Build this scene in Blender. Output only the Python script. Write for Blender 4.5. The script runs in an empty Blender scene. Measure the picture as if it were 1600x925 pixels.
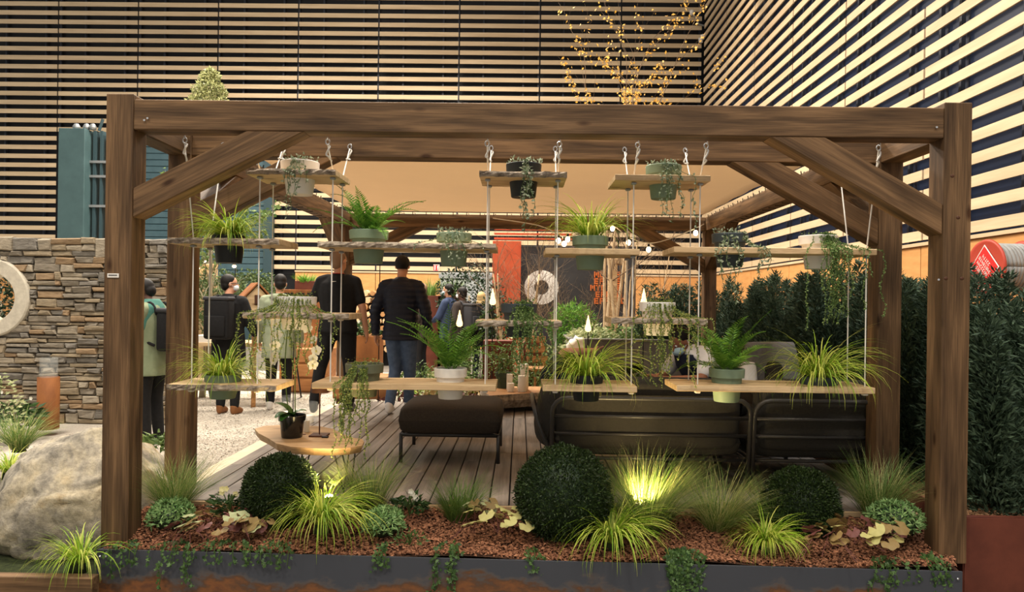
import bpy, bmesh, math, random
import numpy as np
from mathutils import Vector, Matrix
sc = bpy.context.scene
COL = sc.collection
R = random.Random(7)
PI = math.pi

# ------------------------------------------------------------------ camera
FPX, CZ, CY0 = 1155.0, 1.27, 472.0
YAW, ROLL = 0.011, 0.0135
_F = Vector((-math.sin(YAW), math.cos(YAW), 0)); _R0 = Vector((math.cos(YAW), math.sin(YAW), 0)); _U0 = Vector((0, 0, 1))
_R = _R0 * math.cos(ROLL) + _U0 * math.sin(ROLL)
_U = _U0 * math.cos(ROLL) - _R0 * math.sin(ROLL)
CAM = Vector((0, 0, CZ))
cd = bpy.data.cameras.new('camera'); cam = bpy.data.objects.new('camera', cd); COL.objects.link(cam)
cd.sensor_width = 36.0; cd.lens = FPX / 1600 * 36; cd.shift_y = 9.5 / 1600; cd.clip_end = 200; cd.clip_start = 0.05
cam.matrix_world = Matrix((( _R.x, _U.x, -_F.x, CAM.x), (_R.y, _U.y, -_F.y, CAM.y), (_R.z, _U.z, -_F.z, CAM.z), (0, 0, 0, 1)))
sc.camera = cam

def ray(px, py):
    return _F * FPX + _R * (px - 800.0) - _U * (py - CY0)
def P(px, py, d):
    "world point seen at a photo pixel, on the plane Y = d"
    r = ray(px, py); return CAM + r * (d / r.y)
def G(px, py, z=0.0):
    "world point seen at a photo pixel, on the level z"
    r = ray(px, py); return CAM + r * ((z - CZ) / r.z)
def PX(px, py, x):
    "world point seen at a photo pixel, on the plane X = x"
    r = ray(px, py); return CAM + r * (x / r.x)

# ------------------------------------------------------------------ world, exposure, hall lighting
vs = sc.view_settings
vs.view_transform = 'Standard'; vs.look = 'None'; vs.gamma = 1.0; vs.exposure = 0.0
vs.use_curve_mapping = False
sc.cycles.max_bounces = 8; sc.cycles.diffuse_bounces = 3; sc.cycles.glossy_bounces = 3
w = bpy.data.worlds.new('hall_ambience'); sc.world = w; w.use_nodes = True
bg = w.node_tree.nodes['Background']; bg.inputs[0].default_value = (1.0, 0.93, 0.85, 1); bg.inputs[1].default_value = 0.58

def area(name, loc, target, size, energy, col, sy=None):
    l = bpy.data.lights.new(name, 'AREA'); l.energy = energy; l.color = col
    l.shape = 'RECTANGLE'; l.size = size; l.size_y = sy or size
    o = bpy.data.objects.new(name, l); COL.objects.link(o); o.location = loc
    o.rotation_euler = (Vector(target) - Vector(loc)).to_track_quat('-Z', 'Y').to_euler()
    return o
WARM = (1.0, 0.89, 0.75); NEUT = (1.0, 0.93, 0.85); COOL = (0.86, 0.93, 1.0)
# rows of high-bay luminaires under the roof of the hall
for i, (x, y, e, c) in enumerate([(-4.5, -1.5, 300, WARM), (0.5, -2.0, 300, WARM), (5.0, -1.5, 200, NEUT),
                                  (-5.0, 5.5, 420, WARM), (0.2, 5.0, 380, WARM), (4.2, 4.5, 180, COOL),
                                  (-5.0, 13.0, 850, WARM), (-1.0, 13.0, 700, WARM), (-9.0, 18.0, 650, WARM), (-1.5, 18.5, 650, WARM), (3.0, 16.0, 110, WARM)]):
    area('high_bay_lamp', (x, y, 9.6), (x, y, 0), 1.3, e * 1.5, c)
# wall washers aimed at the slatted walls
area('wall_washer', (-5.5, 19.0, 9.9), (-5.5, 24.6, 4.5), 6.0, 200, WARM, 0.6)
area('wall_washer', (2.5, 9.0, 9.9), (6.0, 11.0, 3.5), 1.0, 30, NEUT, 7.0)
sl = bpy.data.lights.new('wall_spot', 'SPOT'); sl.energy = 1000; sl.color = (1, .88, .68); sl.spot_size = 0.6; sl.spot_blend = 0.8; sl.shadow_soft_size = .15
so = bpy.data.objects.new('wall_spot', sl); COL.objects.link(so); so.location = (2.6, 17.0, 10.6)
so.rotation_euler = (Vector((6.0, 20.5, 8.6)) - so.location).to_track_quat('-Z', 'Y').to_euler()

# ------------------------------------------------------------------ materials
def lin(c):
    return tuple((x / 255 / 12.92) if x / 255 <= 0.04045 else ((x / 255 + 0.055) / 1.055) ** 2.4 for x in c) + (1.0,)
MATS = {}
def newmat(name):
    m = bpy.data.materials.new(name); m.use_nodes = True; MATS[name] = m
    nt = m.node_tree; return m, nt, nt.nodes['Principled BSDF']
def N(nt, t, **kw):
    n = nt.nodes.new(t)
    for k, v in kw.items(): setattr(n, k, v)
    return n
def ramp(nt, cols):
    n = N(nt, 'ShaderNodeValToRGB'); e = n.color_ramp.elements
    while len(e) < len(cols): e.new(0.5)
    for i, (p, c) in enumerate(cols): e[i].position = p; e[i].color = c
    return n
def coords(nt, scale=(1, 1, 1), rnd=True, gen='Object'):
    tc = N(nt, 'ShaderNodeTexCoord'); mp = N(nt, 'ShaderNodeMapping'); mp.inputs['Scale'].default_value = scale
    nt.links.new(tc.outputs[gen], mp.inputs['Vector'])
    if rnd:
        oi = N(nt, 'ShaderNodeObjectInfo'); mu = N(nt, 'ShaderNodeMath', operation='MULTIPLY'); mu.inputs[1].default_value = 37.0
        nt.links.new(oi.outputs['Random'], mu.inputs[0]); nt.links.new(mu.outputs[0], mp.inputs['Location'])
    return mp
def bump(nt, b, src, strength=0.3, dist=0.01):
    n = N(nt, 'ShaderNodeBump'); n.inputs['Strength'].default_value = strength; n.inputs['Distance'].default_value = dist
    nt.links.new(src, n.inputs['Height']); nt.links.new(n.outputs['Normal'], b.inputs['Normal'])
def M(name, c, rough=0.7, c2=None, scale=8.0, bmp=0.0, metal=0.0, spec=0.3, stretch=(1, 1, 1), dist=0.01, rnd=True, jitter=0.0):
    m, nt, b = newmat(name)
    b.inputs['Roughness'].default_value = rough; b.inputs['Metallic'].default_value = metal; b.inputs['Specular IOR Level'].default_value = spec
    if c2 is None:
        b.inputs['Base Color'].default_value = lin(c); return m
    mp = coords(nt, stretch, rnd); nz = N(nt, 'ShaderNodeTexNoise'); nz.inputs['Scale'].default_value = scale; nz.inputs['Detail'].default_value = 6; nz.inputs['Roughness'].default_value = .6
    nt.links.new(mp.outputs[0], nz.inputs['Vector'])
    rp = ramp(nt, [(0.3, lin(c)), (0.7, lin(c2))]); nt.links.new(nz.outputs['Fac'], rp.inputs[0])
    src = rp.outputs[0]
    if jitter:
        oi = N(nt, 'ShaderNodeObjectInfo'); hs = N(nt, 'ShaderNodeHueSaturation'); mr = N(nt, 'ShaderNodeMapRange')
        mr.inputs['To Min'].default_value = 1 - jitter; mr.inputs['To Max'].default_value = 1 + jitter
        nt.links.new(oi.outputs['Random'], mr.inputs['Value']); nt.links.new(mr.outputs[0], hs.inputs['Value']); nt.links.new(src, hs.inputs['Color']); src = hs.outputs[0]
    nt.links.new(src, b.inputs['Base Color'])
    if bmp: bump(nt, b, nz.outputs['Fac'], bmp, dist)
    return m
def WOOD(name, dark, light, rough=0.65, grain=1.0, knots=True, jitter=.1, bmp=.25):
    "grain runs along the object's local X"
    m, nt, b = newmat(name); b.inputs['Roughness'].default_value = rough; b.inputs['Specular IOR Level'].default_value = .25
    mp = coords(nt, (0.9 * grain, 9 * grain, 9 * grain)); wn = N(nt, 'ShaderNodeTexNoise'); wn.inputs['Scale'].default_value = 1.6; wn.inputs['Detail'].default_value = 7; wn.inputs['Distortion'].default_value = .5
    nt.links.new(mp.outputs[0], wn.inputs['Vector'])
    mp2 = coords(nt, (2 * grain, 70 * grain, 70 * grain)); fn = N(nt, 'ShaderNodeTexNoise'); fn.inputs['Scale'].default_value = 2.0; fn.inputs['Detail'].default_value = 3
    nt.links.new(mp2.outputs[0], fn.inputs['Vector'])
    ad = N(nt, 'ShaderNodeMath', operation='MULTIPLY_ADD'); ad.inputs[1].default_value = .42
    nt.links.new(fn.outputs['Fac'], ad.inputs[0]); nt.links.new(wn.outputs['Fac'], ad.inputs[2])
    rp = ramp(nt, [(0.45, lin(dark)), (0.70, lin([(a + c) / 2 for a, c in zip(dark, light)])), (0.94, lin(light))]); nt.links.new(ad.outputs[0], rp.inputs[0])
    src = rp.outputs[0]
    if knots:
        mp3 = coords(nt, (2.2, 6, 6)); vo = N(nt, 'ShaderNodeTexVoronoi'); vo.inputs['Scale'].default_value = 1.0
        nt.links.new(mp3.outputs[0], vo.inputs['Vector'])
        kr = ramp(nt, [(0.05, (.3, .22, .17, 1)), (0.13, (1, 1, 1, 1))]); nt.links.new(vo.outputs['Distance'], kr.inputs[0])
        mx = N(nt, 'ShaderNodeMix', data_type='RGBA', blend_type='MULTIPLY'); mx.inputs[0].default_value = 1
        nt.links.new(src, mx.inputs[6]); nt.links.new(kr.outputs[0], mx.inputs[7]); src = mx.outputs[2]
    oi = N(nt, 'ShaderNodeObjectInfo'); hs = N(nt, 'ShaderNodeHueSaturation'); mr = N(nt, 'ShaderNodeMapRange')
    mr.inputs['To Min'].default_value = 1 - jitter; mr.inputs['To Max'].default_value = 1 + jitter
    nt.links.new(oi.outputs['Random'], mr.inputs['Value']); nt.links.new(mr.outputs[0], hs.inputs['Value']); nt.links.new(src, hs.inputs['Color'])
    nt.links.new(hs.outputs[0], b.inputs['Base Color'])
    bump(nt, b, ad.outputs[0], bmp, .004)
    return m
def LEAF(name, c, c2, rough=0.55, trans=0.25):
    m, nt, b = newmat(name); b.inputs['Roughness'].default_value = rough; b.inputs['Specular IOR Level'].default_value = .25
    geo = N(nt, 'ShaderNodeNewGeometry'); rp = ramp(nt, [(0.0, lin(c)), (1.0, lin(c2))])
    nt.links.new(geo.outputs['Random Per Island'], rp.inputs[0]); nt.links.new(rp.outputs[0], b.inputs['Base Color'])
    tr = N(nt, 'ShaderNodeBsdfTranslucent'); nt.links.new(rp.outputs[0], tr.inputs[0])
    mx = N(nt, 'ShaderNodeMixShader'); mx.inputs[0].default_value = trans
    nt.links.new(b.outputs[0], mx.inputs[1]); nt.links.new(tr.outputs[0], mx.inputs[2])
    nt.links.new(mx.outputs[0], nt.nodes['Material Output'].inputs[0])
    return m
def EMIT(name, c, s):
    m, nt, b = newmat(name); b.inputs['Base Color'].default_value = lin(c); b.inputs['Emission Color'].default_value = lin(c); b.inputs['Emission Strength'].default_value = s
    return m
def GLASS(name, c, alpha=.25, rough=.05):
    m, nt, b = newmat(name); b.inputs['Roughness'].default_value = rough; b.inputs['Specular IOR Level'].default_value = .6; b.inputs['Base Color'].default_value = lin(c); b.inputs['Alpha'].default_value = alpha
    return m

# ------------------------------------------------------------------ mesh builder
class MB:
    def __init__(s): s.v = []; s.f = []; s.m = []; s.n = 0
    def add(s, verts, faces, mi=0):
        o = s.n; s.v.extend([tuple(p) for p in verts]); s.n += len(verts)
        s.f.extend([tuple(o + i for i in f) for f in faces]); s.m.extend([mi] * len(faces)); return s
    def box(s, c, d, mi=0, mat=None):
        x, y, z = d[0] / 2, d[1] / 2, d[2] / 2
        vs_ = [Vector((a * x, b_ * y, c_ * z)) for a in (-1, 1) for b_ in (-1, 1) for c_ in (-1, 1)]
        if mat is not None: vs_ = [mat @ p for p in vs_]
        c = Vector(c); vs_ = [p + c for p in vs_]
        return s.add(vs_, [(0, 1, 3, 2), (4, 6, 7, 5), (0, 4, 5, 1), (2, 3, 7, 6), (0, 2, 6, 4), (1, 5, 7, 3)], mi)
    def rbox(s, c, d, r=.01, mi=0, mat=None, seg=2):
        bm = bmesh.new(); bmesh.ops.create_cube(bm, size=1); bmesh.ops.scale(bm, vec=d, verts=bm.verts)
        bmesh.ops.bevel(bm, geom=bm.edges[:], offset=r, segments=seg, affect='EDGES', profile=.5)
        s.bm(bm, c, mi, mat); return s
    def bm(s, bm, c=(0, 0, 0), mi=0, mat=None):
        bm.verts.index_update(); c = Vector(c)
        vs_ = [((mat @ v.co) if mat is not None else v.co) + c for v in bm.verts]
        s.add(vs_, [[v.index for v in f.verts] for f in bm.faces], mi); bm.free(); return s
    def tube(s, pts, rad, n=6, mi=0, caps=True):
        pts = [Vector(p) for p in pts]; k = len(pts)
        if not hasattr(rad, '__len__'): rad = [rad] * k
        vs_ = []; ref = None
        for i in range(k):
            t = (pts[min(i + 1, k - 1)] - pts[max(i - 1, 0)])
            t = t.normalized() if t.length > 1e-9 else Vector((0, 0, 1))
            if ref is None: ref = Vector((1, 0, 0)) if abs(t.x) < .9 else Vector((0, 1, 0))
            a = (ref - t * ref.dot(t)).normalized(); ref = a; b_ = t.cross(a)
            for j in range(n):
                an = 2 * PI * j / n; vs_.append(pts[i] + (a * math.cos(an) + b_ * math.sin(an)) * rad[i])
        fs = [(i * n + j, i * n + (j + 1) % n, (i + 1) * n + (j + 1) % n, (i + 1) * n + j) for i in range(k - 1) for j in range(n)]
        if caps: fs += [tuple(range(n))[::-1], tuple((k - 1) * n + j for j in range(n))]
        return s.add(vs_, fs, mi)
    def lathe(s, prof, c=(0, 0, 0), n=20, mi=0, mat=None, caps=True, sx=1, sy=1):
        c = Vector(c); vs_ = []
        for r, z in prof:
            for j in range(n):
                p = Vector((r * sx * math.cos(2 * PI * j / n), r * sy * math.sin(2 * PI * j / n), z))
                vs_.append(((mat @ p) if mat is not None else p) + c)
        k = len(prof)
        fs = [(i * n + j, i * n + (j + 1) % n, (i + 1) * n + (j + 1) % n, (i + 1) * n + j) for i in range(k - 1) for j in range(n)]
        if caps: fs += [tuple(range(n))[::-1], tuple((k - 1) * n + j for j in range(n))]
        return s.add(vs_, fs, mi)
    def ell(s, c, r, mi=0, mat=None, n=12, k=8):
        pr = [(math.sin(PI * i / k), -math.cos(PI * i / k)) for i in range(k + 1)]
        pr[0] = (.001, -1); pr[-1] = (.001, 1)
        S = Matrix.Diagonal((r[0], r[1], r[2])); m_ = (mat @ S) if mat is not None else S
        return s.lathe(pr, c, n, mi, m_)
    def prism(s, poly, y0, y1, mi=0, plane='xz'):
        n = len(poly)
        if plane == 'xz': vs_ = [(a, y0, b_) for a, b_ in poly] + [(a, y1, b_) for a, b_ in poly]
        elif plane == 'xy': vs_ = [(a, b_, y0) for a, b_ in poly] + [(a, b_, y1) for a, b_ in poly]
        else: vs_ = [(y0, a, b_) for a, b_ in poly] + [(y1, a, b_) for a, b_ in poly]
        fs = [tuple(range(n)), tuple(range(2 * n - 1, n - 1, -1))] + [(i, i + n, (i + 1) % n + n, (i + 1) % n) for i in range(n)]
        return s.add(vs_, fs, mi)
    def np(s, V, F, mi=0):
        o = s.n; s.v.extend(map(tuple, V.tolist())); s.n += len(V); s.f.extend(map(tuple, (F + o).tolist()))
        if hasattr(mi, '__len__'): s.m.extend([int(x) for x in mi])
        else: s.m.extend([mi] * len(F))
        return s
    def mesh(s, name, mats, smooth=False):
        me = bpy.data.meshes.new(name); me.from_pydata(s.v, [], s.f)
        for m_ in (mats if isinstance(mats, (list, tuple)) else [mats]): me.materials.append(MATS[m_] if isinstance(m_, str) else m_)
        if any(s.m): me.polygons.foreach_set('material_index', s.m)
        if smooth: me.polygons.foreach_set('use_smooth', [True] * len(me.polygons))
        me.update()
        bmx = bmesh.new(); bmx.from_mesh(me)
        if len(bmx.faces) < 20000 and not getattr(s, 'open', False): bmesh.ops.recalc_face_normals(bmx, faces=bmx.faces); bmx.to_mesh(me)
        bmx.free()
        return me
    def build(s, name, mats, parent=None, smooth=False, loc=None, rot=None):
        return link(name, s.mesh(name, mats, smooth), parent, loc, rot)
def link(name, me, parent=None, loc=None, rot=None):
    o = bpy.data.objects.new(name, me); COL.objects.link(o)
    if parent is not None: o.parent = parent
    if loc is not None: o.location = loc
    if rot is not None: o.rotation_euler = rot
    return o
def tag(o, label=None, cat=None, group=None, kind=None):
    if label: o['label'] = label
    if cat: o['category'] = cat
    if group: o['group'] = group
    if kind: o['kind'] = kind
    return o
def thing(name, label, cat, loc=(0, 0, 0), rz=0, group=None):
    o = bpy.data.objects.new(name, None); COL.objects.link(o); o.location = loc; o.rotation_euler = (0, 0, rz); o.empty_display_size = .1
    return tag(o, label, cat, group)
def copy_tree(o, parent=None):
    c = o.copy(); COL.objects.link(c); c.parent = parent
    for ch in list(o.children): copy_tree(ch, c)
    return c
def smoothcurve(pts, k=6):
    "Catmull-Rom through points"
    pts = [Vector(p) for p in pts]; q = [pts[0]] + pts + [pts[-1]]; out = []
    for i in range(1, len(q) - 2):
        a, b_, c, d = q[i - 1], q[i], q[i + 1], q[i + 2]
        for j in range(k):
            t = j / k; out.append(.5 * ((2 * b_) + (c - a) * t + (2 * a - 5 * b_ + 4 * c - d) * t * t + (3 * b_ - a - 3 * c + d) * t ** 3))
    out.append(pts[-1]); return out
def beam(name, a, b_, w_, h_, mat, parent, r=.006, up=(0, 0, 1)):
    "timber from a to b: local X along the length"
    a = Vector(a); b_ = Vector(b_); x = (b_ - a); L = x.length; x.normalize(); z = Vector(up); y = z.cross(x).normalized(); z = x.cross(y)
    o = MB().rbox((0, 0, 0), (L, w_, h_), r).build(name, mat, parent)
    o.matrix_local = Matrix(((x.x, y.x, z.x, (a.x + b_.x) / 2), (x.y, y.y, z.y, (a.y + b_.y) / 2), (x.z, y.z, z.z, (a.z + b_.z) / 2), (0, 0, 0, 1)))
    return o
# ---- foliage (numpy)
def nrm(a): return a / np.maximum(np.linalg.norm(a, axis=-1, keepdims=True), 1e-9)
def leafquads(mb, Pn, D, L, W, rng, mi=0, fold=0.0):
    n = len(Pn); D = nrm(D); rv = rng.normal(size=(n, 3)); S = nrm(np.cross(D, rv)); U = np.cross(S, D)
    L = np.broadcast_to(np.asarray(L, float), (n,))[:, None]; W = np.broadcast_to(np.asarray(W, float), (n,))[:, None]
    mid = Pn + D * L * .45 + U * (fold * W)
    V = np.stack([Pn, mid + S * W / 2, Pn + D * L, mid - S * W / 2], 1).reshape(-1, 3)
    F = np.arange(4 * n).reshape(n, 4); mb.np(V, F, mi); return mb
def blades(mb, n, base_r, length, width, lean, droop, rng, c=(0, 0, 0), segs=6, mats=1, bias=(0, 0), power=1.3, twist=0):
    "grass blades fountaining from a crown"
    az = rng.uniform(0, 2 * PI, n); rr = base_r * np.sqrt(rng.uniform(0, 1, n))
    b0 = np.stack([c[0] + rr * np.cos(az), c[1] + rr * np.sin(az), np.full(n, c[2])], 1)
    az = az + rng.normal(0, .5, n)
    dx = np.cos(az) + bias[0]; dy = np.sin(az) + bias[1]; az = np.arctan2(dy, dx)
    L = length * rng.uniform(.6, 1.1, n); ln = lean * rng.uniform(.25, 1.3, n); dr = droop * rng.uniform(.5, 1.25, n); wv = width * rng.uniform(.7, 1.2, n)
    t = np.linspace(0, 1, segs + 1); th = ln[:, None] + dr[:, None] * t[None] ** power
    ds = (L / segs)[:, None]; az2 = az[:, None] + twist * t[None] * rng.normal(size=(n, 1))
    st = np.sin(th) * ds; X = np.cumsum(np.cos(az2) * st, 1); Y = np.cumsum(np.sin(az2) * st, 1); Z = np.cumsum(np.cos(th) * ds, 1)
    C = np.stack([X, Y, Z], -1); C = C - C[:, :1] + b0[:, None]
    side = np.stack([-np.sin(az2), np.cos(az2), np.zeros_like(az2) + .25], -1)
    wd = (wv[:, None] * np.clip((1 - t ** 2.2), .06, 1)[None] * (.6 + .4 * np.minimum(1, t * 5))[None])[..., None]
    A = C - side * wd / 2; B = C + side * wd / 2
    V = np.stack([A, B], 2).reshape(-1, 3); k = segs + 1
    i = np.arange(n)[:, None] * (2 * k) + (np.arange(segs) * 2)[None]
    F = np.stack([i, i + 1, i + 3, i + 2], -1).reshape(-1, 4)
    mi = np.repeat(rng.integers(0, mats, n), segs); mb.np(V, F, mi); return mb
def shade(o): o.data.polygons.foreach_set('use_smooth', [True] * len(o.data.polygons)); return o
# ------------------------------------------------------------------ material list
WOOD('pergola_wood', (58, 42, 27), (138, 107, 75), .6, 1.0, bmp=.4)
WOOD('deck_wood', (96, 88, 82), (150, 139, 128), .6, .8, knots=False, jitter=.13)
WOOD('shelf_wood', (178, 146, 106), (230, 202, 160), .65, 1.4, jitter=.08)
WOOD('table_wood', (160, 126, 88), (208, 174, 130), .5, 1.3, jitter=.04)
WOOD('log_wood', (132, 92, 56), (200, 152, 100), .7, 1.2)
WOOD('orange_wood', (136, 88, 52), (188, 136, 88), .6, 1.0, jitter=.12)
WOOD('slat_wood', (194, 170, 136), (216, 194, 160), .55, .5, knots=False, jitter=.05, bmp=.1)
M('plywood', (196, 140, 82), .6, (212, 158, 98), 3, stretch=(1, 1, 4))
M('bark', (98, 86, 74), .9, (190, 174, 154), 22, 1.0, dist=.02)
M('wall_void', (14, 15, 19), .45, spec=.4)
M('glazing', (26, 38, 62), .45, spec=.25)
M('mullion_metal', (52, 56, 66), .5)
M('joint_dark', (16, 16, 18), .7)
M('hall_floor', (96, 90, 84), .6, (112, 106, 98), 3)
M('green_panel', (58, 80, 83), .55, (66, 90, 93), 4)
M('shutter_metal', (58, 82, 90), .5, (70, 94, 102), 3)
M('door_metal', (50, 70, 76), .5)
M('galvanised', (150, 154, 156), .4, metal=.6)
M('gravel_white', (170, 160, 146), .9, (212, 204, 190), 60, .8, dist=.02, rnd=False)
M('pebble_white', (176, 168, 156), .85, (218, 210, 198), 3)
M('edging_stone', (206, 192, 166), .8, (224, 210, 184), 9, .2)
M('soil', (52, 36, 26), .95, (84, 56, 40), 40, .8, dist=.02)
M('moss', (34, 42, 22), .95, (62, 70, 38), 30, .8, dist=.02)
LEAF('mulch_chip', (94, 60, 42), (178, 124, 92), .9, 0.0)
LEAF('bark_chip', (120, 88, 62), (176, 138, 104), .9, 0.0)
M('stone_joint', (66, 59, 51), .95)
for i, (a, b_) in enumerate([((112, 104, 92), (148, 138, 122)), ((122, 110, 92), (160, 144, 118)), ((100, 95, 88), (136, 130, 120)), ((132, 122, 106), (168, 156, 136)), ((126, 104, 80), (156, 132, 102))]):
    M('slate_%d' % i, a, .85, b_, 14, .8, dist=.015, stretch=(1, 1, 3), jitter=.12)
M('concrete', (178, 170, 154), .8, (204, 196, 178), 18, .3)
M('corten', (118, 72, 40), .75, (160, 102, 56), 6, .2, stretch=(1, 1, .4))
M('corten_red', (92, 48, 36), .7, (116, 62, 46), 5, .15)
mb_, nb_, bb_ = newmat('boulder_rock'); bb_.inputs['Roughness'].default_value = .85; bb_.inputs['Specular IOR Level'].default_value = .2
mp_ = coords(nb_, (1, 1, 1), False); na_ = N(nb_, 'ShaderNodeTexNoise'); na_.inputs['Scale'].default_value = 2.6; na_.inputs['Detail'].default_value = 10; na_.inputs['Roughness'].default_value = .65; na_.inputs['Distortion'].default_value = .6
nf_ = N(nb_, 'ShaderNodeTexNoise'); nf_.inputs['Scale'].default_value = 22; nf_.inputs['Detail'].default_value = 8; nf_.inputs['Roughness'].default_value = .7
for n_ in (na_, nf_): nb_.links.new(mp_.outputs[0], n_.inputs['Vector'])
ra_ = ramp(nb_, [(.34, lin((112, 108, 100))), (.46, lin((168, 160, 144))), (.56, lin((190, 178, 152))), (.68, lin((178, 156, 118)))]); nb_.links.new(na_.outputs['Fac'], ra_.inputs[0])
rf_ = ramp(nb_, [(.35, (.62, .62, .62, 1)), (.6, (1.08, 1.08, 1.08, 1))]); nb_.links.new(nf_.outputs['Fac'], rf_.inputs[0])
mx_ = N(nb_, 'ShaderNodeMix', data_type='RGBA', blend_type='MULTIPLY'); mx_.inputs[0].default_value = 1; nb_.links.new(ra_.outputs[0], mx_.inputs[6]); nb_.links.new(rf_.outputs[0], mx_.inputs[7]); nb_.links.new(mx_.outputs[2], bb_.inputs['Base Color'])
bump(nb_, bb_, nf_.outputs['Fac'], .5, .03)
M('canvas', (196, 176, 152), .9, (204, 184, 160), 2)
M('rope_black', (24, 22, 20), .7)
M('rope_white', (232, 228, 220), .7)
M('chrome', (210, 212, 214), .25, metal=.8)
M('black_metal', (34, 34, 36), .45)
M('dark_frame', (48, 46, 44), .4, spec=.5)
M('sofa_fabric', (45, 43, 39), .9, (56, 53, 48), 60, .15, dist=.003)
M('ottoman_fabric', (54, 48, 42), .9, (66, 58, 50), 60, .15, dist=.003)
M('cushion_fabric', (112, 108, 104), .9, (126, 122, 116), 50, .15, dist=.003)
M('white_paint', (236, 232, 224), .5)
M('hatch_grey', (158, 164, 166), .6)
M('sign_red', (206, 42, 40), .5)
M('reel_red', (176, 66, 50), .45)
M('hose_grey', (132, 134, 134), .6, (156, 158, 156), 9)
M('pot_green', (112, 132, 110), .6, (126, 144, 120), 6)
M('pot_dark_green', (64, 78, 60), .6)
M('pot_olive', (96, 100, 80), .6, (108, 112, 92), 6)
M('pot_white', (226, 222, 214), .5, (238, 234, 226), 7)
M('pot_black', (34, 38, 40), .5)
M('pot_slate', (58, 66, 70), .55)
M('pot_soil', (38, 28, 20), .95, (62, 46, 34), 60, .8)
M('candle_wax', (246, 240, 226), .5)
M('lamp_brown', (84, 54, 38), .6)
M('grey_trough', (108, 106, 102), .7, (126, 124, 118), 5, .15)
M('charcoal_wall', (48, 47, 48), .8, (58, 57, 58), 4)
M('red_column', (176, 70, 40), .7, (196, 88, 52), 4)
M('letter_orange', (214, 110, 50), .6)
M('steel_dark', (58, 60, 64), .5)
# corten planter face: dark mill scale above, rust tide below with an irregular edge
m_, nt_, b_ = newmat('planter_steel'); b_.inputs['Roughness'].default_value = .55; b_.inputs['Specular IOR Level'].default_value = .35
mp_ = coords(nt_, (1.2, 1, 2.2), False); n1_ = N(nt_, 'ShaderNodeTexNoise'); n1_.inputs['Scale'].default_value = 2.2; n1_.inputs['Detail'].default_value = 9; n1_.inputs['Roughness'].default_value = .62
nt_.links.new(mp_.outputs[0], n1_.inputs['Vector'])
sp_ = N(nt_, 'ShaderNodeSeparateXYZ'); tc_ = N(nt_, 'ShaderNodeTexCoord'); nt_.links.new(tc_.outputs['Object'], sp_.inputs[0])
ma_ = N(nt_, 'ShaderNodeMath', operation='MULTIPLY_ADD'); ma_.inputs[1].default_value = -2.0; nt_.links.new(sp_.outputs['Z'], ma_.inputs[0]); nt_.links.new(n1_.outputs['Fac'], ma_.inputs[2])
rp_ = ramp(nt_, [(0.74, lin((68, 71, 78))), (0.80, lin((88, 82, 80))), (0.85, lin((92, 66, 48))), (0.92, lin((128, 82, 48))), (1.0, lin((98, 64, 46)))])
nt_.links.new(ma_.outputs[0], rp_.inputs[0]); nt_.links.new(rp_.outputs[0], b_.inputs['Base Color'])
LEAF('box_leaf', (26, 38, 18), (56, 74, 36), .4, .1)
LEAF('yew_leaf', (42, 60, 46), (86, 106, 82), .6, .1)
LEAF('yew_dark', (24, 42, 34), (50, 74, 58), .6, .1)
LEAF('carex_green', (104, 140, 32), (152, 186, 52), .5, .3)
LEAF('carex_yellow', (180, 194, 74), (214, 218, 112), .5, .3)
LEAF('grass_green', (74, 104, 48), (120, 150, 72), .5, .3)
LEAF('grass_straw', (150, 158, 92), (196, 192, 130), .5, .3)
LEAF('fern_leaf', (62, 110, 34), (118, 164, 58), .5, .3)
LEAF('trail_leaf', (74, 106, 58), (150, 172, 104), .5, .25)
LEAF('trail_leaf_lit', (96, 122, 54), (190, 194, 110), .5, .3)  # trailer leaves shifted to yellow: lamp light put into the leaf colour
LEAF('trail_yellow', (150, 166, 74), (206, 206, 120), .5, .3)
LEAF('trail_grey', (104, 120, 92), (172, 180, 152), .5, .2)
LEAF('ivy_leaf', (44, 70, 36), (92, 122, 64), .4, .15)
LEAF('hebe_leaf', (96, 136, 78), (160, 190, 124), .5, .2)
LEAF('heuchera_lime', (186, 180, 104), (214, 208, 144), .5, .3)
LEAF('heuchera_amber', (120, 100, 60), (168, 142, 92), .5, .25)
LEAF('heuchera_plum', (88, 52, 52), (130, 82, 74), .5, .2)
LEAF('hellebore_leaf', (36, 58, 30), (70, 96, 52), .4, .15)
LEAF('petal_white', (232, 228, 206), (246, 244, 232), .6, .3)
LEAF('petal_cream', (222, 214, 150), (238, 230, 178), .6, .3)
LEAF('shrub_leaf', (70, 98, 52), (128, 150, 88), .5, .2)
LEAF('dark_shrub', (48, 66, 36), (98, 116, 68), .5, .15)
LEAF('olive_leaf', (104, 112, 70), (176, 176, 122), .5, .2)
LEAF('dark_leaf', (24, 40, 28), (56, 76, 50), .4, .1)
LEAF('pale_leaf', (138, 154, 104), (206, 208, 160), .5, .25)
LEAF('gold_leaf', (196, 146, 54), (238, 196, 108), .5, .3)
M('orchid_leaf', (48, 92, 34), .35, (62, 112, 42), 6)
M('birch_bark', (160, 132, 98), .8, (206, 182, 146), 9, .3, stretch=(1, 1, .5))
M('twig_brown', (98, 80, 62), .85, (136, 114, 90), 9)
M('trunk_grey', (126, 118, 98), .85, (160, 150, 126), 14, .4)
M('stem_green', (70, 92, 44), .6)
EMIT('bulb_glow', (255, 226, 168), 14.0)
EMIT('lamp_glow', (255, 214, 140), 3.2)
EMIT('spot_glow', (255, 236, 190), 30.0)
EMIT('screen_glow', (226, 236, 255), 1.6)
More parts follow.
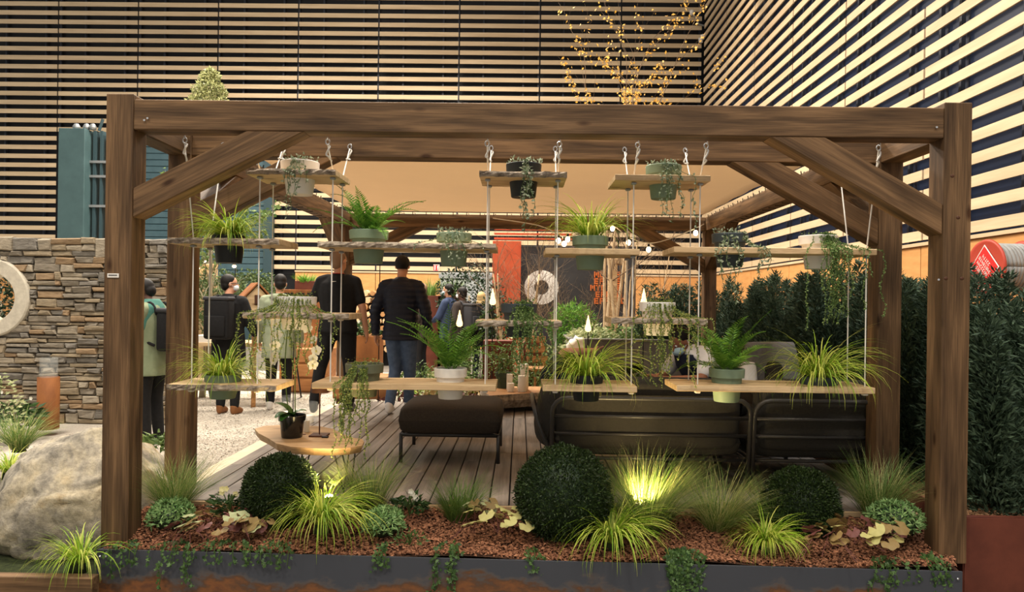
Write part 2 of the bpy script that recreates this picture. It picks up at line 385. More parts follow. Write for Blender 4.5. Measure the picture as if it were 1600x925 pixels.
# canvas lets some of the hall light through
_c = MATS['canvas'].node_tree; _t = N(_c, 'ShaderNodeBsdfTranslucent'); _t.inputs[0].default_value = lin((206, 186, 160)); _m = N(_c, 'ShaderNodeMixShader'); _m.inputs[0].default_value = .55
_c.links.new(_c.nodes['Principled BSDF'].outputs[0], _m.inputs[1]); _c.links.new(_t.outputs[0], _m.inputs[2]); _c.links.new(_m.outputs[0], _c.nodes['Material Output'].inputs[0])

# ------------------------------------------------------------------ the hall
def struct(o): o['kind'] = 'structure'; return o
DW, XW, ZT = 24.7, 6.0, CZ + .96      # back wall, right wall, height of the slat base line
FLZ = -.45
struct(MB().box((-4, 12, FLZ - .05), (30, 42, .1)).build('floor', 'hall_floor'))
PITCH, SH, PW = .3015, .146, 2.70
wb = MB().box((-7.0, DW + .35, 6.3), (27, .1, 13.8)).build('wall_back', 'wall_void'); struct(wb)
wr = MB().box((XW + .35, 12, 6.3), (.1, 26, 13.8)).build('wall_right', 'glazing'); struct(wr)
sm = MB().box((0, 0, 0), (PW - .05, .03, SH)).mesh('slat', 'slat_wood')
mm = MB().box((0, 0, 0), (.06, .06, 9.9)).mesh('mullion', 'mullion_metal')
pm = MB().box((0, 0, 0), (PW - .02, .06, 2.66)).mesh('wood_panel', 'plywood')
trm = MB().box((0, 0, 0), (PW, .1, .05)).mesh('slat_trim', 'slat_wood')
shx0, shx1, shz = P(146, 300, DW).x, P(429, 300, DW).x, P(300, 222, DW).z   # opening of the roller shutter in the back wall
nr = 33
ncol = 9
for c in range(ncol):
    x1 = XW - .05 - c * PW; xc = x1 - PW / 2
    for r_ in range(nr):
        z = ZT + .12 + r_ * PITCH
        if z > 12.0 or (c == 9 and z < 2.5): continue
        x0_, x1_ = x1 - PW, x1
        if z < shz + .1 and x0_ < shx1 and x1_ > shx0 + .4:
            if x1_ - shx1 > .3:      # the panel that is cut by the shutter frame
                L_ = x1_ - shx1 - .02
                o = link('slat', sm, wb, ((shx1 + x1_) / 2, DW, z)); o.scale.x = L_ / PW
            continue
        link('slat', sm, wb, (xc, DW, z))
    for k in (.04, .55, 1.9):
        zc = ZT + 5.0; xx = x1 - k
        link('mullion', mm, wb, (xx, DW + .22, zc))
    if not (x1 - PW < shx1 - .6 and x1 > shx0 + .4):
        link('wood_panel', pm, wb, (xc, DW, ZT - 1.38)); link('slat_trim', trm, wb, (xc, DW - .02, ZT - .02))
for c in range(8):
    y1 = DW - .1 - c * PW; yc = y1 - PW / 2
    for r_ in range(nr):
        z = ZT + .12 + r_ * PITCH
        if c > 4 and r_ > 20: continue
        link('slat', sm, wr, (XW, yc, z), (0, 0, PI / 2))
    for k in (.04, .55, 1.9): link('mullion', mm, wr, (XW + .22, y1 - k, ZT + 5.0))
    link('wood_panel', pm, wr, (XW, yc, ZT - 1.38), (0, 0, PI / 2)); link('slat_trim', trm, wr, (XW - .02, yc, ZT - .02), (0, 0, PI / 2))
# pale service hatch set into the back wall
hx0, hx1 = P(688, 450, DW - .15).x, P(772, 450, DW - .15).x
hz0, hz1 = P(730, 520, DW - .15).z, P(730, 426, DW - .15).z
h = struct(MB().box(((hx0 + hx1) / 2, DW - .12, (hz0 + hz1) / 2), (hx1 - hx0, .08, hz1 - hz0)).build('door_1', 'hatch_grey'))
MB().box(((hx0 + hx1) / 2, DW - .18, hz1 - .12), (hx1 - hx0 + .1, .06, .16)).build('door_head', 'galvanised', h)
# roller shutter with double doors
sh = struct(thing('door_2', None, None, (0, 0, 0)))
zb = FLZ; nsl = 36; slm = MB().rbox((0, 0, 0), (shx1 - shx0, .07, .205), .02, seg=1).mesh('shutter_slat', 'shutter_metal')
zz = shz - .1; k = 0
while zz > P(380, 428, DW).z:
    link('shutter_slat', slm, sh, ((shx0 + shx1) / 2, DW - .1, zz)); zz -= .215; k += 1
dz1 = zz + .1
for xa, xb in ((shx0, P(330, 440, DW).x), (P(330, 440, DW).x, P(372, 440, DW).x), (P(372, 440, DW).x, P(414, 440, DW).x)):
    d_ = MB().rbox(((xa + xb) / 2, DW - .12, (dz1 + zb) / 2), (xb - xa - .05, .06, dz1 - zb), .01).build('door_leaf', 'door_metal', sh)
    MB().box(((xa + xb) / 2, DW - .19, zb + 1.5), ((xb - xa) * .7, .05, .05)).build('push_bar', 'galvanised', d_)
for x_ in (shx1 - .12, shx0 - .05):
    MB().box((x_, DW - .15, (shz + zb) / 2), (.3, .2, shz - zb + .1)).build('door_post', 'door_metal', sh)
MB().box(((shx0 + shx1) / 2, DW - .15, shz + .05), (shx1 - shx0 + .3, .25, .2)).build('door_lintel', 'door_metal', sh)
# green cabinet in front of the left wall
gx0, gx1 = P(90, 300, 15).x, P(131, 300, 15).x; gz1 = P(110, 200, 15).z
gc = thing('duct_cabinet', 'tall grey-green steel cabinet rising behind the stacked stone wall', 'cabinet', ((gx0 + gx1) / 2, 15, FLZ))
MB().rbox((0, .25, (gz1 - FLZ) / 2), (gx1 - gx0, .5, gz1 - FLZ), .01).build('cabinet_body', 'green_panel', gc)
for dx, ww in ((.36, .06), (.50, .05), (.66, .04)):
    MB().box((dx, .35, (gz1 - FLZ) / 2), (ww, .3, gz1 - FLZ - .02 * dx)).build('side_rail', 'door_metal', gc)
for zz in (P(140, 250, 15).z, P(140, 273, 15).z, P(140, 320, 15).z):
    MB().box((.5, .22, zz - FLZ), (.5, .08, .05)).build('crossbar', 'galvanised', gc)
for dx, s_ in ((-.02, .07), (.19, .065), (.32, .065)):
    MB().lathe([(.01, 0), (s_, .02), (s_ * 1.05, .08), (s_ * .6, .13), (.01, .14)], (dx, .2, gz1 - FLZ), 12).build('vent_cap', 'galvanised', gc, True)
MB().tube([(.42, .25, gz1 - FLZ), (.5, .25, gz1 - FLZ + .25)], .03, 8).build('inclined_pipe', 'door_metal', gc)

def exit_sign(px, py, label):
    p = P(px, py, DW - .03); t = thing('exit_sign', label, 'sign', p)
    MB().box((0, 0, 0), (.20, .05, .22)).build('sign_case', 'white_paint', t)
    MB().box((-.01, -.03, 0), (.17, .02, .19)).build('red_panel', 'sign_red', t)
    f_ = MB(); f_.box((-.045, -.045, 0), (.035, .01, .16)); f_.box((.045, -.045, .02), (.035, .01, .10)); f_.box((.045, -.045, -.06), (.035, .01, .03)); f_.build('pictogram', 'white_paint', t)
exit_sign(421, 413, 'small red and white sign beside the green roller shutter')
exit_sign(682, 418.5, 'small red and white sign on the slats above the pale hatch')
# conduit with small spotlights in the corner of the two walls
t = thing('corner_spotlight', 'thin conduit with two tiny white spotlights in the corner of the slatted walls', 'spotlight', P(1090, 60, DW - .08))
p0 = P(1090, 60, DW - .08)
MB().tube([P(1081, 20, DW - .08) - p0, P(1087, 28, DW - .08) - p0, P(1092, 38, DW - .08) - p0, P(1100, 40, DW - .08) - p0], .03, 6).build('conduit', 'galvanised', t)
for q in ((1081, 20), (1098, 58), (1095, 63)):
    MB().lathe([(.03, -.09), (.07, -.07), (.08, .07), (.03, .09)], P(q[0], q[1], DW - .08) - p0, 10).build('lamp_head', 'white_paint', t, True)

# ------------------------------------------------------------------ ground of the garden
def ground(name, poly, z, mat, thick=.3):
    return struct(MB().prism(poly, z - thick, z, plane='xy').build(name, mat))
ground('floor_gravel', [(-14, 5.7), (-2.42, 5.7), (-2.42, 9.35), (-1.2, 9.35), (-1.2, 14.5), (-14, 14.5)], -.15, 'gravel_white')
ground('floor_gravel_rear', [(-1.2, 13.0), (7, 13.0), (7, 22), (-14, 22), (-14, 14.5), (-1.2, 14.5)], -.15, 'hall_floor')
ground('floor_moss', [(-9, 3.98), (-2.40, 3.98), (-2.40, 5.7), (-9, 5.7)], -.34, 'moss', .12)
ground('floor_bed_rear', [(-1.2, 9.32), (2.7, 9.32), (2.7, 13.0), (-1.2, 13.0)], -.06, 'soil')
ground('floor_bed_right', [(2.60, 4.20), (5.6, 4.20), (5.6, 13.0), (2.60, 13.0)], .05, 'soil', .5)
bl = P(153, 858, 4.08); br = P(1503, 893, 3.99)
ground('floor_bed_front', [(bl.x, bl.y + .02), (br.x, br.y + .02), (2.54, 4.62), (-2.42, 4.62)], -.15, 'soil', .25)
ground('floor_bed_side', [(-2.42, 4.62), (-2.1, 4.62), (-2.1, 5.7), (-2.42, 5.7)], -.12, 'soil', .25)
eb = struct(MB().prism([(-2.40, 5.75), (-2.22, 4.66), (-2.20, 4.66), (-2.20, 9.3), (-2.40, 9.3)], -.2, -.045, plane='xy').build('trim_1', 'edging_stone'))
# white pebbles on the gravel path and red-brown chips in the beds
def chips(name, mat, n, fn, s0, s1, zscale=.6, seed=1):
    rg = np.random.default_rng(seed); pts = fn(rg, n)
    T = np.array([[1, 0, -.4], [-.5, .87, -.4], [-.5, -.87, -.4], [.1, 0, .6]]); n = len(pts)
    s_ = rg.uniform(s0, s1, n)[:, None, None]; a = rg.uniform(0, 2 * PI, n); V = np.repeat(T[None], n, 0) * s_ * rg.uniform(.7, 1.3, (n, 4, 3))
    b2 = rg.normal(0, .5, n); c_, s2 = np.cos(b2)[:, None], np.sin(b2)[:, None]; y, z = V[:, :, 1].copy(), V[:, :, 2].copy() * zscale; V[:, :, 1] = c_ * y - s2 * z; V[:, :, 2] = s2 * y + c_ * z
    c_, s2 = np.cos(a)[:, None], np.sin(a)[:, None]; x, y = V[:, :, 0].copy(), V[:, :, 1].copy(); V[:, :, 0] = c_ * x - s2 * y; V[:, :, 1] = s2 * x + c_ * y
    V = (V + pts[:, None]).reshape(-1, 3); i = np.arange(n)[:, None] * 4
    F = np.concatenate([i + np.array([[0, 1, 3]]), i + np.array([[1, 2, 3]]), i + np.array([[2, 0, 3]])], 1).reshape(-1, 3)
    mb = MB(); mb.open = True; mb.np(V, F); return mb.build(name, mat)
def bedz(x, y): return -.13 + .10 * np.clip((y - 4.12) / .45, 0, 1) + .015 * np.sin(x * 5) * np.sin(y * 9)
def f_front(rg, n):
    x = rg.uniform(bl.x + .02, 2.5, n); y = bl.y + .03 + (br.y - bl.y) * (x + 2.4) / 4.9 + rg.uniform(0, 1, n) * (4.62 - 4.08)
    k_ = x < .594 * y - .02; x, y = x[k_], y[k_]
    return np.stack([x, y, bedz(x, y) + rg.uniform(-.01, .012, len(x))], 1)
def bed_surface():
    mb = MB(); nx, ny = 90, 10; V = []
    for j in range(ny + 1):
        for i in range(nx + 1):
            t_ = i / nx; x = bl.x + .01 + t_ * ((br.x - .015 + (2.34 - br.x if br.x > 2.34 else .10) * j / ny) - bl.x - .01); y0 = bl.y + (br.y - bl.y) * t_ + .02; y = y0 + (4.63 - y0) * j / ny
            V.append((x, y, float(bedz(np.array(x), np.array(y))) - .012))
    mb.add(V, [(j * (nx + 1) + i, j * (nx + 1) + i + 1, (j + 1) * (nx + 1) + i + 1, (j + 1) * (nx + 1) + i) for j in range(ny) for i in range(nx)])
    return mb.build('floor_mulch', 'soil')
struct(bed_surface())
tag(chips('mulch_chips', 'mulch_chip', 26000, f_front, .007, .016, seed=3), 'red-brown lava mulch chips covering the front planting bed', 'mulch', kind='stuff')
def f_grav(rg, n):
    x = rg.uniform(-4.6, -2.42, n); y = 5.72 + 5.2 * rg.uniform(0, 1, n) ** 1.4
    return np.stack([x, y, np.full(n, -.147)], 1)
tag(chips('gravel_pebbles', 'pebble_white', 22000, f_grav, .008, .018, seed=4), 'loose white pebbles of the gravel path left of the deck', 'gravel', kind='stuff')
def f_right(rg, n):
    x = rg.uniform(2.61, 4.6, n); y = rg.uniform(4.21, 5.4, n); return np.stack([x, y, np.full(n, .055)], 1)
tag(chips('bark_chips', 'bark_chip', 7000, f_right, .010, .024, seed=5), 'brown bark chips under the yew hedge in the right planter', 'bark chips', kind='stuff')

# ------------------------------------------------------------------ deck
deck = struct(thing('floor_deck', None, None))
dk = [(-2.20 + .1265 * i) for i in range(37)]
dlen = {}
R.seed(11)
for i, x in enumerate(dk):
    ys = [4.63]
    while ys[-1] < 9.2: ys.append(min(9.28, ys[-1] + (R.uniform(.5, 1.6) if len(ys) == 1 else 1.9)))
    if ys[-1] - ys[-2] < .25: ys.pop(-2)
    for a, b_ in zip(ys[:-1], ys[1:]):
        L_ = round(b_ - a, 2)
        if L_ not in dlen: dlen[L_] = MB().rbox((0, 0, 0), (L_ - .004, .1175, .028), .003, seg=1).mesh('deck_board', 'deck_wood')
        o = link('deck_board', dlen[L_], deck, (x + .06, (a + b_) / 2, -.014), (0, 0, PI / 2))
MB().box((.14, 6.95, -.10), (4.72, 4.6, .12)).build('substructure', 'joint_dark', deck)
MB().rbox((.14, 4.62, -.055), (4.72, .02, .10), .003).build('front_fascia', 'shelf_wood', deck)

# ------------------------------------------------------------------ pergola
XL, XR, PS = -2.28, 2.436, .155            # post centres left/right, timber size
ZB0, ZB1 = CZ + .949, CZ + 1.120
FA, FB, FC = 4.235, 4.975, 9.58            # centre depth of the three frames
pg = thing('pergola', 'dark brown timber pergola with braced posts over the deck', 'pergola')
def post(x, y, ztop, zbot=-.2): return beam('post', (x, y, zbot), (x, y, ztop), PS, PS, 'pergola_wood', pg, up=(0, 1, 0))
for x in (XL, XR):
    post(x, FA, ZB1 + .03, -.16); post(x, FB, ZB1); post(x, FC, ZB1)
for y, h0 in ((FA, ZB0), (FB, ZB0), (FC, ZB0)):
    beam('beam', (XL + PS / 2, y, (h0 + ZB1) / 2), (XR - PS / 2, y, (h0 + ZB1) / 2), PS * .95, ZB1 - h0, 'pergola_wood', pg)
for x in (XL, XR):
    beam('beam', (x, FA + PS / 2, (ZB0 + ZB1) / 2), (x, FB - PS / 2, (ZB0 + ZB1) / 2), PS * .95, ZB1 - ZB0, 'pergola_wood', pg)
    beam('beam', (x, FB + PS / 2, (ZB0 + ZB1) / 2), (x, FC - PS / 2, (ZB0 + ZB1) / 2), PS * .95, ZB1 - ZB0, 'pergola_wood', pg)
def brace(x0, y0, dx, dy, run, drop, t=.15):
    "diagonal timber from the post face down to the beam, ends cut to the faces; direction along x or y"
    # profile in (u along beam, z): parallelogram between post face u=0 and beam underside z=ZB0
    hh = t * math.hypot(run, drop)
    poly = [(0, ZB0 - drop), (0, ZB0 - drop + hh / run), (run - hh / drop, ZB0), (run, ZB0)]
    mb = MB()
    n = len(poly); ws = PS * .46
    vs_ = []
    c = Vector((run / 2, 0, ZB0 - drop / 2)); ax = Vector((run, 0, drop)).normalized(); az_ = Vector((-ax.z, 0, ax.x))
    for s_ in (-ws, ws):
        for u, z in poly:
            p = Vector((u, 0, z)) - c; vs_.append((p.dot(ax), s_, p.dot(az_)))
    mb.add(vs_, [(0, 1, 2, 3), (7, 6, 5, 4)] + [(i, i + 4, (i + 1) % 4 + 4, (i + 1) % 4) for i in range(4)])
    o = mb.build('brace', 'pergola_wood', pg)
    D = Vector((dx, dy, 0)); X_ = D * ax.x + Vector((0, 0, ax.z)); Z_ = D * az_.x + Vector((0, 0, az_.z)); Y_ = Z_.cross(X_)
    C_ = Vector((x0, y0, 0)) + D * c.x + Vector((0, 0, c.z))
    o.matrix_local = Matrix(((X_.x, Y_.x, Z_.x, C_.x), (X_.y, Y_.y, Z_.y, C_.y), (X_.z, Y_.z, Z_.z, C_.z), (0, 0, 0, 1)))
    bv = o.modifiers.new('bevel', 'BEVEL'); bv.width = .005; bv.segments = 1
for y in (FA, FB, FC):
    brace(XL + PS / 2, y, 1, 0, .97, .50); brace(XR - PS / 2, y, -1, 0, .97, .54)
for x in (XL, XR):
    brace(x, FC - PS / 2, 0, -1, .97, .50); brace(x, FB + PS / 2, 0, 1, .97, .50)
    # short struts between the two front frames
# canvas roof, slightly sagging, laced to the frame
cv = MB(); nx, ny = 24, 30; V = []
for j in range(ny + 1):
    for i in range(nx + 1):
        u, v_ = i / nx, j / ny; e = math.sin(PI * u) * math.sin(PI * v_)
        sc_ = .05 * math.sin(PI * v_) * (1 if u < .5 else -1) * abs(2 * u - 1) ** 3
        V.append((-2.17 + 4.50 * u + sc_, 5.1 + 4.36 * v_, ZB1 + .03 - .07 * e + .006 * math.sin(v_ * 40) * (abs(2 * u - 1) ** 6)))
cv.add(V, [(j * (nx + 1) + i, j * (nx + 1) + i + 1, (j + 1) * (nx + 1) + i + 1, (j + 1) * (nx + 1) + i) for j in range(ny) for i in range(nx)])
o = cv.build('canopy', 'canvas', pg, True); sdm = o.modifiers.new('thickness', 'SOLIDIFY'); sdm.thickness = .004
# black lacing of the canvas round the timbers
def lace(a, b_, n, inner, name='lacing'):
    a = Vector(a); b_ = Vector(b_); mb = MB()
    for k in range(n):
        p = a + (b_ - a) * ((k + .5) / n); q = a + (b_ - a) * ((k + .5 + (.32 if k % 2 else .12)) / n)
        # loop: canvas eyelet -> under the beam -> back
        i_ = Vector(inner)
        pts = [p + i_ * 1.0 + Vector((0, 0, ZB1 + .02)), p + i_ * .49 * 2 * .5 + Vector((0, 0, ZB0 - .004)), q - i_ * .6 + Vector((0, 0, ZB0 - .004)), q - i_ * .6 + Vector((0, 0, ZB1 + .01)), q + i_ * .6 + Vector((0, 0, ZB1 + .015))]
        mb.tube(pts, .005, 4)
    o = mb.build(name, 'rope_black', pg); o['kind'] = 'stuff'
lace((XL + .1, FC, 0), (XR - .1, FC, 0), 26, (0, -.078, 0))
lace((XR, FB + .12, 0), (XR, FC - .12, 0), 24, (-.078, 0, 0))
lace((XL, FB + .12, 0), (XL, FC - .12, 0), 24, (.078, 0, 0))
# bolts and the small plate on the left post
for px, py in ((226, 188), (231, 185), (1463, 199), (1466, 433 + 4)):
    MB().lathe([(.006, 0), (.006, .006)], P(px, py, FA - PS / 2 - .003), 8, mat=Matrix.Rotation(PI / 2, 3, 'X')).build('bolt_head', 'chrome', pg)
for px, dyy in ((1478, 435), (1503, 435), (1488, 275), (1497, 340)):
    MB().ell(P(px, dyy, FA - PS / 2), (.012, .004, .009)).build('knot', 'lamp_brown', pg, True)
pl = P(176.8, 430.6, FA - PS / 2 - .004)
t = thing('name_plate', 'small white name plate fixed to the left front post', 'sign', pl)
MB().rbox((0, 0, 0), (.066, .006, .024), .002).build('plate', 'white_paint', t)
lt = MB()
for k in range(9): lt.box((-.022 + .0055 * k, -.004, .002), (.004, .002, .0055))
tag(lt.build('lettering', 'steel_dark', t), kind='stuff')

# ------------------------------------------------------------------ planter steel
nb = (br - bl); LB = nb.length; an = math.atan2(nb.y, nb.x); sl_ = math.atan2(nb.z, math.hypot(nb.x, nb.y))
ps = thing('steel_planter', 'long dark steel planter edge with rust stains along the front bed', 'planter', bl)
o = MB().box((LB / 2, 0, -.26), (LB, .012, .52)).build('front_plate', 'planter_steel', ps); o.rotation_euler = (0, -sl_, an)
for u in (.02, .055, LB - .03):
    MB().lathe([(.006, 0), (.006, .005), (.003, .008)], (u, -.012 + u * math.tan(an), u * math.tan(sl_) - .035), 10, mat=Matrix.Rotation(PI / 2, 3, 'X')).build('rivet', 'chrome', ps)
MB().box((0, .35, -.26), (.012, .7, .5)).build('end_plate', 'planter_steel', ps)
c0 = P(1507, 808, 4.19)
t = thing('corten_planter', 'red-brown corten planter holding the yew hedge at right', 'planter', (c0.x, c0.y, c0.z))
MB().rbox((1.6, 0, -.3), (3.2, .012, .6), .003).build('front_plate', 'corten_red', t)
MB().box((0, .6, -.3), (.012, 1.2, .6)).build('end_plate', 'corten_red', t)
MB().box((1.6, .02, -.004), (3.2, .05, .008)).build('top_flange', 'corten_red', t)
e0 = P(0, 896, 3.96)
struct(MB().rbox((-5.2, 3.93, -.44), (5.9, .07, .43), .006).build('trim_2', 'pergola_wood'))

# ------------------------------------------------------------------ stacked stone wall
SWD = 8.2
wx0, wx1 = -6.9, P(262, 500, SWD).x; wz0 = -.15; wz1 = P(120, 372, SWD).z
sw = thing('stone_wall', 'dry-stacked slate wall with a round concrete opening at left', 'wall', ((wx0 + wx1) / 2, SWD, wz0))
ox = (wx0 + wx1) / 2
rc = P(-9, 465, SWD); RO, RI = .435, .27
R.seed(5); stones = []; z = wz0; row = 0
def add_stone(xa, xb, a, b_):
    zc = (a + b_) / 2
    if abs(zc - rc.z) < RO - .03:
        lim = math.sqrt((RO - .03) ** 2 - (zc - rc.z) ** 2)
        if xa < rc.x + lim and xb > rc.x - lim:
            if xb - rc.x - lim > .04: stones.append((rc.x + lim, xb, a, b_))
            if rc.x - lim - xa > .04: stones.append((xa, rc.x - lim, a, b_))
            return
    stones.append((xa, xb, a, b_))
while z < wz1 - .02:
    hb = min(R.uniform(.13, .19), wz1 - z)
    if wz1 - z - hb < .08: hb = wz1 - z
    x = wx0
    while x < wx1 - .01:
        sw_ = min(R.uniform(.28, .70), wx1 - x)
        if wx1 - x - sw_ < .15: sw_ = wx1 - x
        k = R.choice([1, 2, 2, 2, 3, 3]) if sw_ < .36 else R.choice([2, 2, 3, 3]); cuts = sorted([R.uniform(.25, .75)] if k == 2 else [R.uniform(.22, .42), R.uniform(.58, .78)] if k == 3 else [])
        zs = [0] + cuts + [1]
        for u, v_ in zip(zs[:-1], zs[1:]):
            xx = x
            while xx < x + sw_ - .005:
                L_ = min(R.uniform(.10, .36), x + sw_ - xx)
                if x + sw_ - xx - L_ < .06: L_ = x + sw_ - xx
                add_stone(xx, xx + L_, z + hb * u, z + hb * v_); xx += L_
        x += sw_
    z += hb
def stone(mb, xa, xb, a, b_, c=(0, 0, 0), mi=0, y0=None, rot=False):
    g = .003; dpt = R.uniform(.0, .045); x0, x1, z0, z1 = xa + g, xb - g, a + g * .8, b_ - g * .8
    j = lambda s_: R.uniform(-s_, s_) * 1.35; hz = (b_ - a); bvl = min(.012, hz * .2)
    f = -dpt - .02; vs_ = []
    for (x_, z_) in ((x0, z0), (x1, z0), (x1, z1), (x0, z1)): vs_.append((x_ + j(.008), .06, z_))
    q = [(x0 + j(.012), z0 + j(hz * .08)), (x1 + j(.012), z0 + j(hz * .08)), (x1 + j(.012), z1 + j(hz * .1)), (x0 + j(.012), z1 + j(hz * .1))]
    for (x_, z_) in q: vs_.append((x_, f + .018 + j(.005), z_))
    cx, cz = (x0 + x1) / 2, (z0 + z1) / 2
    for (x_, z_) in q: vs_.append((x_ + (bvl if x_ < cx else -bvl), f + j(.008), z_ + (bvl if z_ < cz else -bvl)))
    vs_ = [(p[0] - c[0], p[1] - c[1], p[2] - c[2]) for p in vs_]
    fs = [(8, 9, 10, 11)]
    for k in range(4):
        fs += [(k, (k + 1) % 4, 4 + (k + 1) % 4, 4 + k), (4 + k, 4 + (k + 1) % 4, 8 + (k + 1) % 4, 8 + k)]
    mb.add(vs_, fs, mi)
SL = ['slate_%d' % i for i in range(5)]
vis = []
for s_ in stones:
    r_ = _F * 0; c = Vector(((s_[0] + s_[1]) / 2, SWD, (s_[2] + s_[3]) / 2)) - CAM
    u = 800 + FPX * c.dot(_R) / c.dot(_F); k = (-40 < u < 156 or 214 < u < 264)
    vis.append((0 if k else 1, -(s_[1] - s_[0]) * (s_[3] - s_[2]), s_))
vis.sort(key=lambda a: (a[0], a[1]))
rest = MB()
for i, (_, _, s_) in enumerate(vis):
    mi = R.choices(range(5), (5, 4, 3, 3, 2))[0]
    if i < 285:
        cx, cz = (s_[0] + s_[1]) / 2, (s_[2] + s_[3]) / 2; mb = MB(); stone(mb, *s_, c=(cx, 0, cz))
        mb.build('stone', SL[mi], sw, loc=(cx - ox, 0, cz - wz0))
    else: stone(rest, *s_, c=(ox, 0, wz0), mi=mi)
tag(rest.build('stone_infill', SL, sw), kind='stuff')
# core behind the stones, open at the ring
cm = MB(); n = 40
def core_quad(xa, xb, za, zb_): cm.box(((xa + xb) / 2 - ox, .18, (za + zb_) / 2 - wz0), (xb - xa, .26, zb_ - za))
core_quad(rc.x + RO * .72, wx1 - .02, wz0, wz1); core_quad(wx0, rc.x - RO * .72, wz0, wz1)
core_quad(rc.x - RO * .72, rc.x + RO * .72, wz0, rc.z - RO * .70); core_quad(rc.x - RO * .72, rc.x + RO * .72, rc.z + RO * .70, wz1)
cm.build('wall_core', 'stone_joint', sw)
# stones of the end face
z = wz0
while z < wz1 - .03:
    hh = min(R.choice([.05, .06, .075, .09]), wz1 - z); 
    for k in range(2):
        mb = MB(); w0 = R.uniform(.12, .18); ya = 0 if k == 0 else w0; yb = w0 if k == 0 else .31
        mb.rbox((0, 0, 0), (.05 + R.uniform(0, .02), yb - ya - .008, hh - .008), .008, seg=1)
        mb.build('end_stone', R.choice([SL[1], SL[4], SL[4], SL[3]]), sw, loc=(wx1 - ox, ya + (yb - ya) / 2, z + hh / 2 - wz0))
    z += hh
rg_ = MB(); prof = []
nn = 56; V = []
for i in range(nn):
    a = 2 * PI * i / nn
    for rr, yy in ((RO, -.06), (RO - .015, -.075), (RI + .012, -.075), (RI, -.06), (RI, .32), (RO, .32)): V.append((rc.x - ox + rr * math.cos(a), yy, rc.z - wz0 + rr * math.sin(a)))
rg_.add(V, [(i * 6 + k, i * 6 + (k + 1) % 6, ((i + 1) % nn) * 6 + (k + 1) % 6, ((i + 1) % nn) * 6 + k) for i in range(nn) for k in range(6)])
rg_.build('concrete_ring', 'concrete', sw)
# ------------------------------------------------------------------ hanging shelves
SF, SR = 4.40, 4.76                        # front and rear edge of the shelves
RF, RR_ = 4.46, 4.70                       # front and rear cords
ROPX = [-1.985, -1.585, -1.142, -.205, .218, .675, 1.074, 2.075]
def rope_px(c, y, front): return 0
SHELF = {}
def bark_front(L, h, rg, rear=False):
    "strip of bark or rough sawn face along the live edge"
    mb = MB(); n = max(8, int(L / .025)); V = []
    for i in range(n + 1):
        u = -L / 2 + L * i / n
        for k in range(4):
            zz = -h / 2 + h * k / 3; V.append((u, -.006 - rg.uniform(0, .012) - .008 * math.sin(PI * k / 3), zz + rg.uniform(-.003, .003)))
    mb.add(V, [(i * 4 + k, (i + 1) * 4 + k, (i + 1) * 4 + k + 1, i * 4 + k + 1) for i in range(n) for k in range(3)])
    return mb
def shelf(key, x0, x1, y, label, bark=True, th=.036, sf=SF, sr=SR, skew=0):
    "x0,x1,y: photo pixels of the front top edge"
    a = P(x0, y, sf); b_ = P(x1, y + (x1 - x0) * .0135, sf); L = b_.x - a.x
    c = Vector(((a.x + b_.x) / 2, (sf + sr) / 2, (a.z + b_.z) / 2)); t = thing('hanging_shelf', label, 'shelf', c)
    d_ = sr - sf
    mb = MB(); n = 14; rg = random.Random(key); top = []
    fr = [(-L / 2 + L * i / n, -d_ / 2 + rg.uniform(-.008, .010)) for i in range(n + 1)]
    re = [(L / 2 - L * i / n, d_ / 2 + rg.uniform(-.012, .012)) for i in range(n + 1)]
    mb.prism(fr + re, -th, 0, plane='xy')
    o = mb.build('board', 'shelf_wood', t); bv = o.modifiers.new('bevel', 'BEVEL'); bv.width = .003; bv.segments = 1
    if bark:
        e = bark_front(L, th * .94, rg); e.build('bark_edge', 'bark', t, loc=(0, -d_ / 2 + .004, -th / 2))
    SHELF[key] = (c, L, th, t)
    return t
shelf(1, 385, 525, 263, 'topmost left hanging shelf, bark-edged board carrying the white pot with spindly trailers')
shelf(2, 749, 886, 267, 'topmost middle hanging shelf, bark-edged board carrying the black pot')
shelf(3, 961, 1111, 272, 'topmost right hanging shelf, pale board carrying the sage pot with spindly trailers', False)
shelf(4, 264, 437, 371, 'bark-edged hanging shelf at upper left with the black pot of sedge')
shelf(5, 497, 775, 377, 'long bark-edged hanging shelf carrying two sage pots, one with a fern')
shelf(6, 852, 1000, 387, 'hanging shelf at centre right carrying the sage pot of yellow sedge', False)
shelf(7, 1053, 1370, 385, 'long hanging shelf at upper right carrying a slate pot and a white pot', False)
shelf(8, 380, 546, 488, 'eye-level left hanging shelf, bark-edged, with the white pot of leafy trailers')
shelf(9, 743, 878, 500, 'eye-level middle hanging shelf carrying the dark pot with thick trailing plant')
shelf(10, 955, 1105, 496, 'eye-level right hanging shelf, bark-edged, carrying the square-rimmed white pot')
shelf(11, 262, 432, 600, 'lowest left hanging shelf carrying the sage pot of spreading sedge')
shelf(12, 487, 775, 598, 'lowest long hanging shelf carrying the olive pot and the white fern pot', False)
shelf(13, 848, 996, 602, 'lowest hanging shelf behind the sofa with the big drooping sedge', False)
shelf(14, 1057, 1369, 602, 'lowest right hanging shelf carrying the sage fern pot and a drooping sedge', False)
colshelves = [(4, 11), (1, 4, 8, 11), (1, 5, 8, 12), (2, 5, 9, 12), (2, 6, 9, 13), (3, 6, 10, 13), (3, 7, 10, 14), (7, 14)]
coldesc = ['left end of the upper left sedge shelf', 'left end of the topmost left shelf', 'right end of the topmost left shelf', 'left end of the topmost middle shelf',
           'right end of the topmost middle shelf', 'left end of the topmost right shelf', 'right end of the topmost right shelf', 'right end of the long upper right shelf']
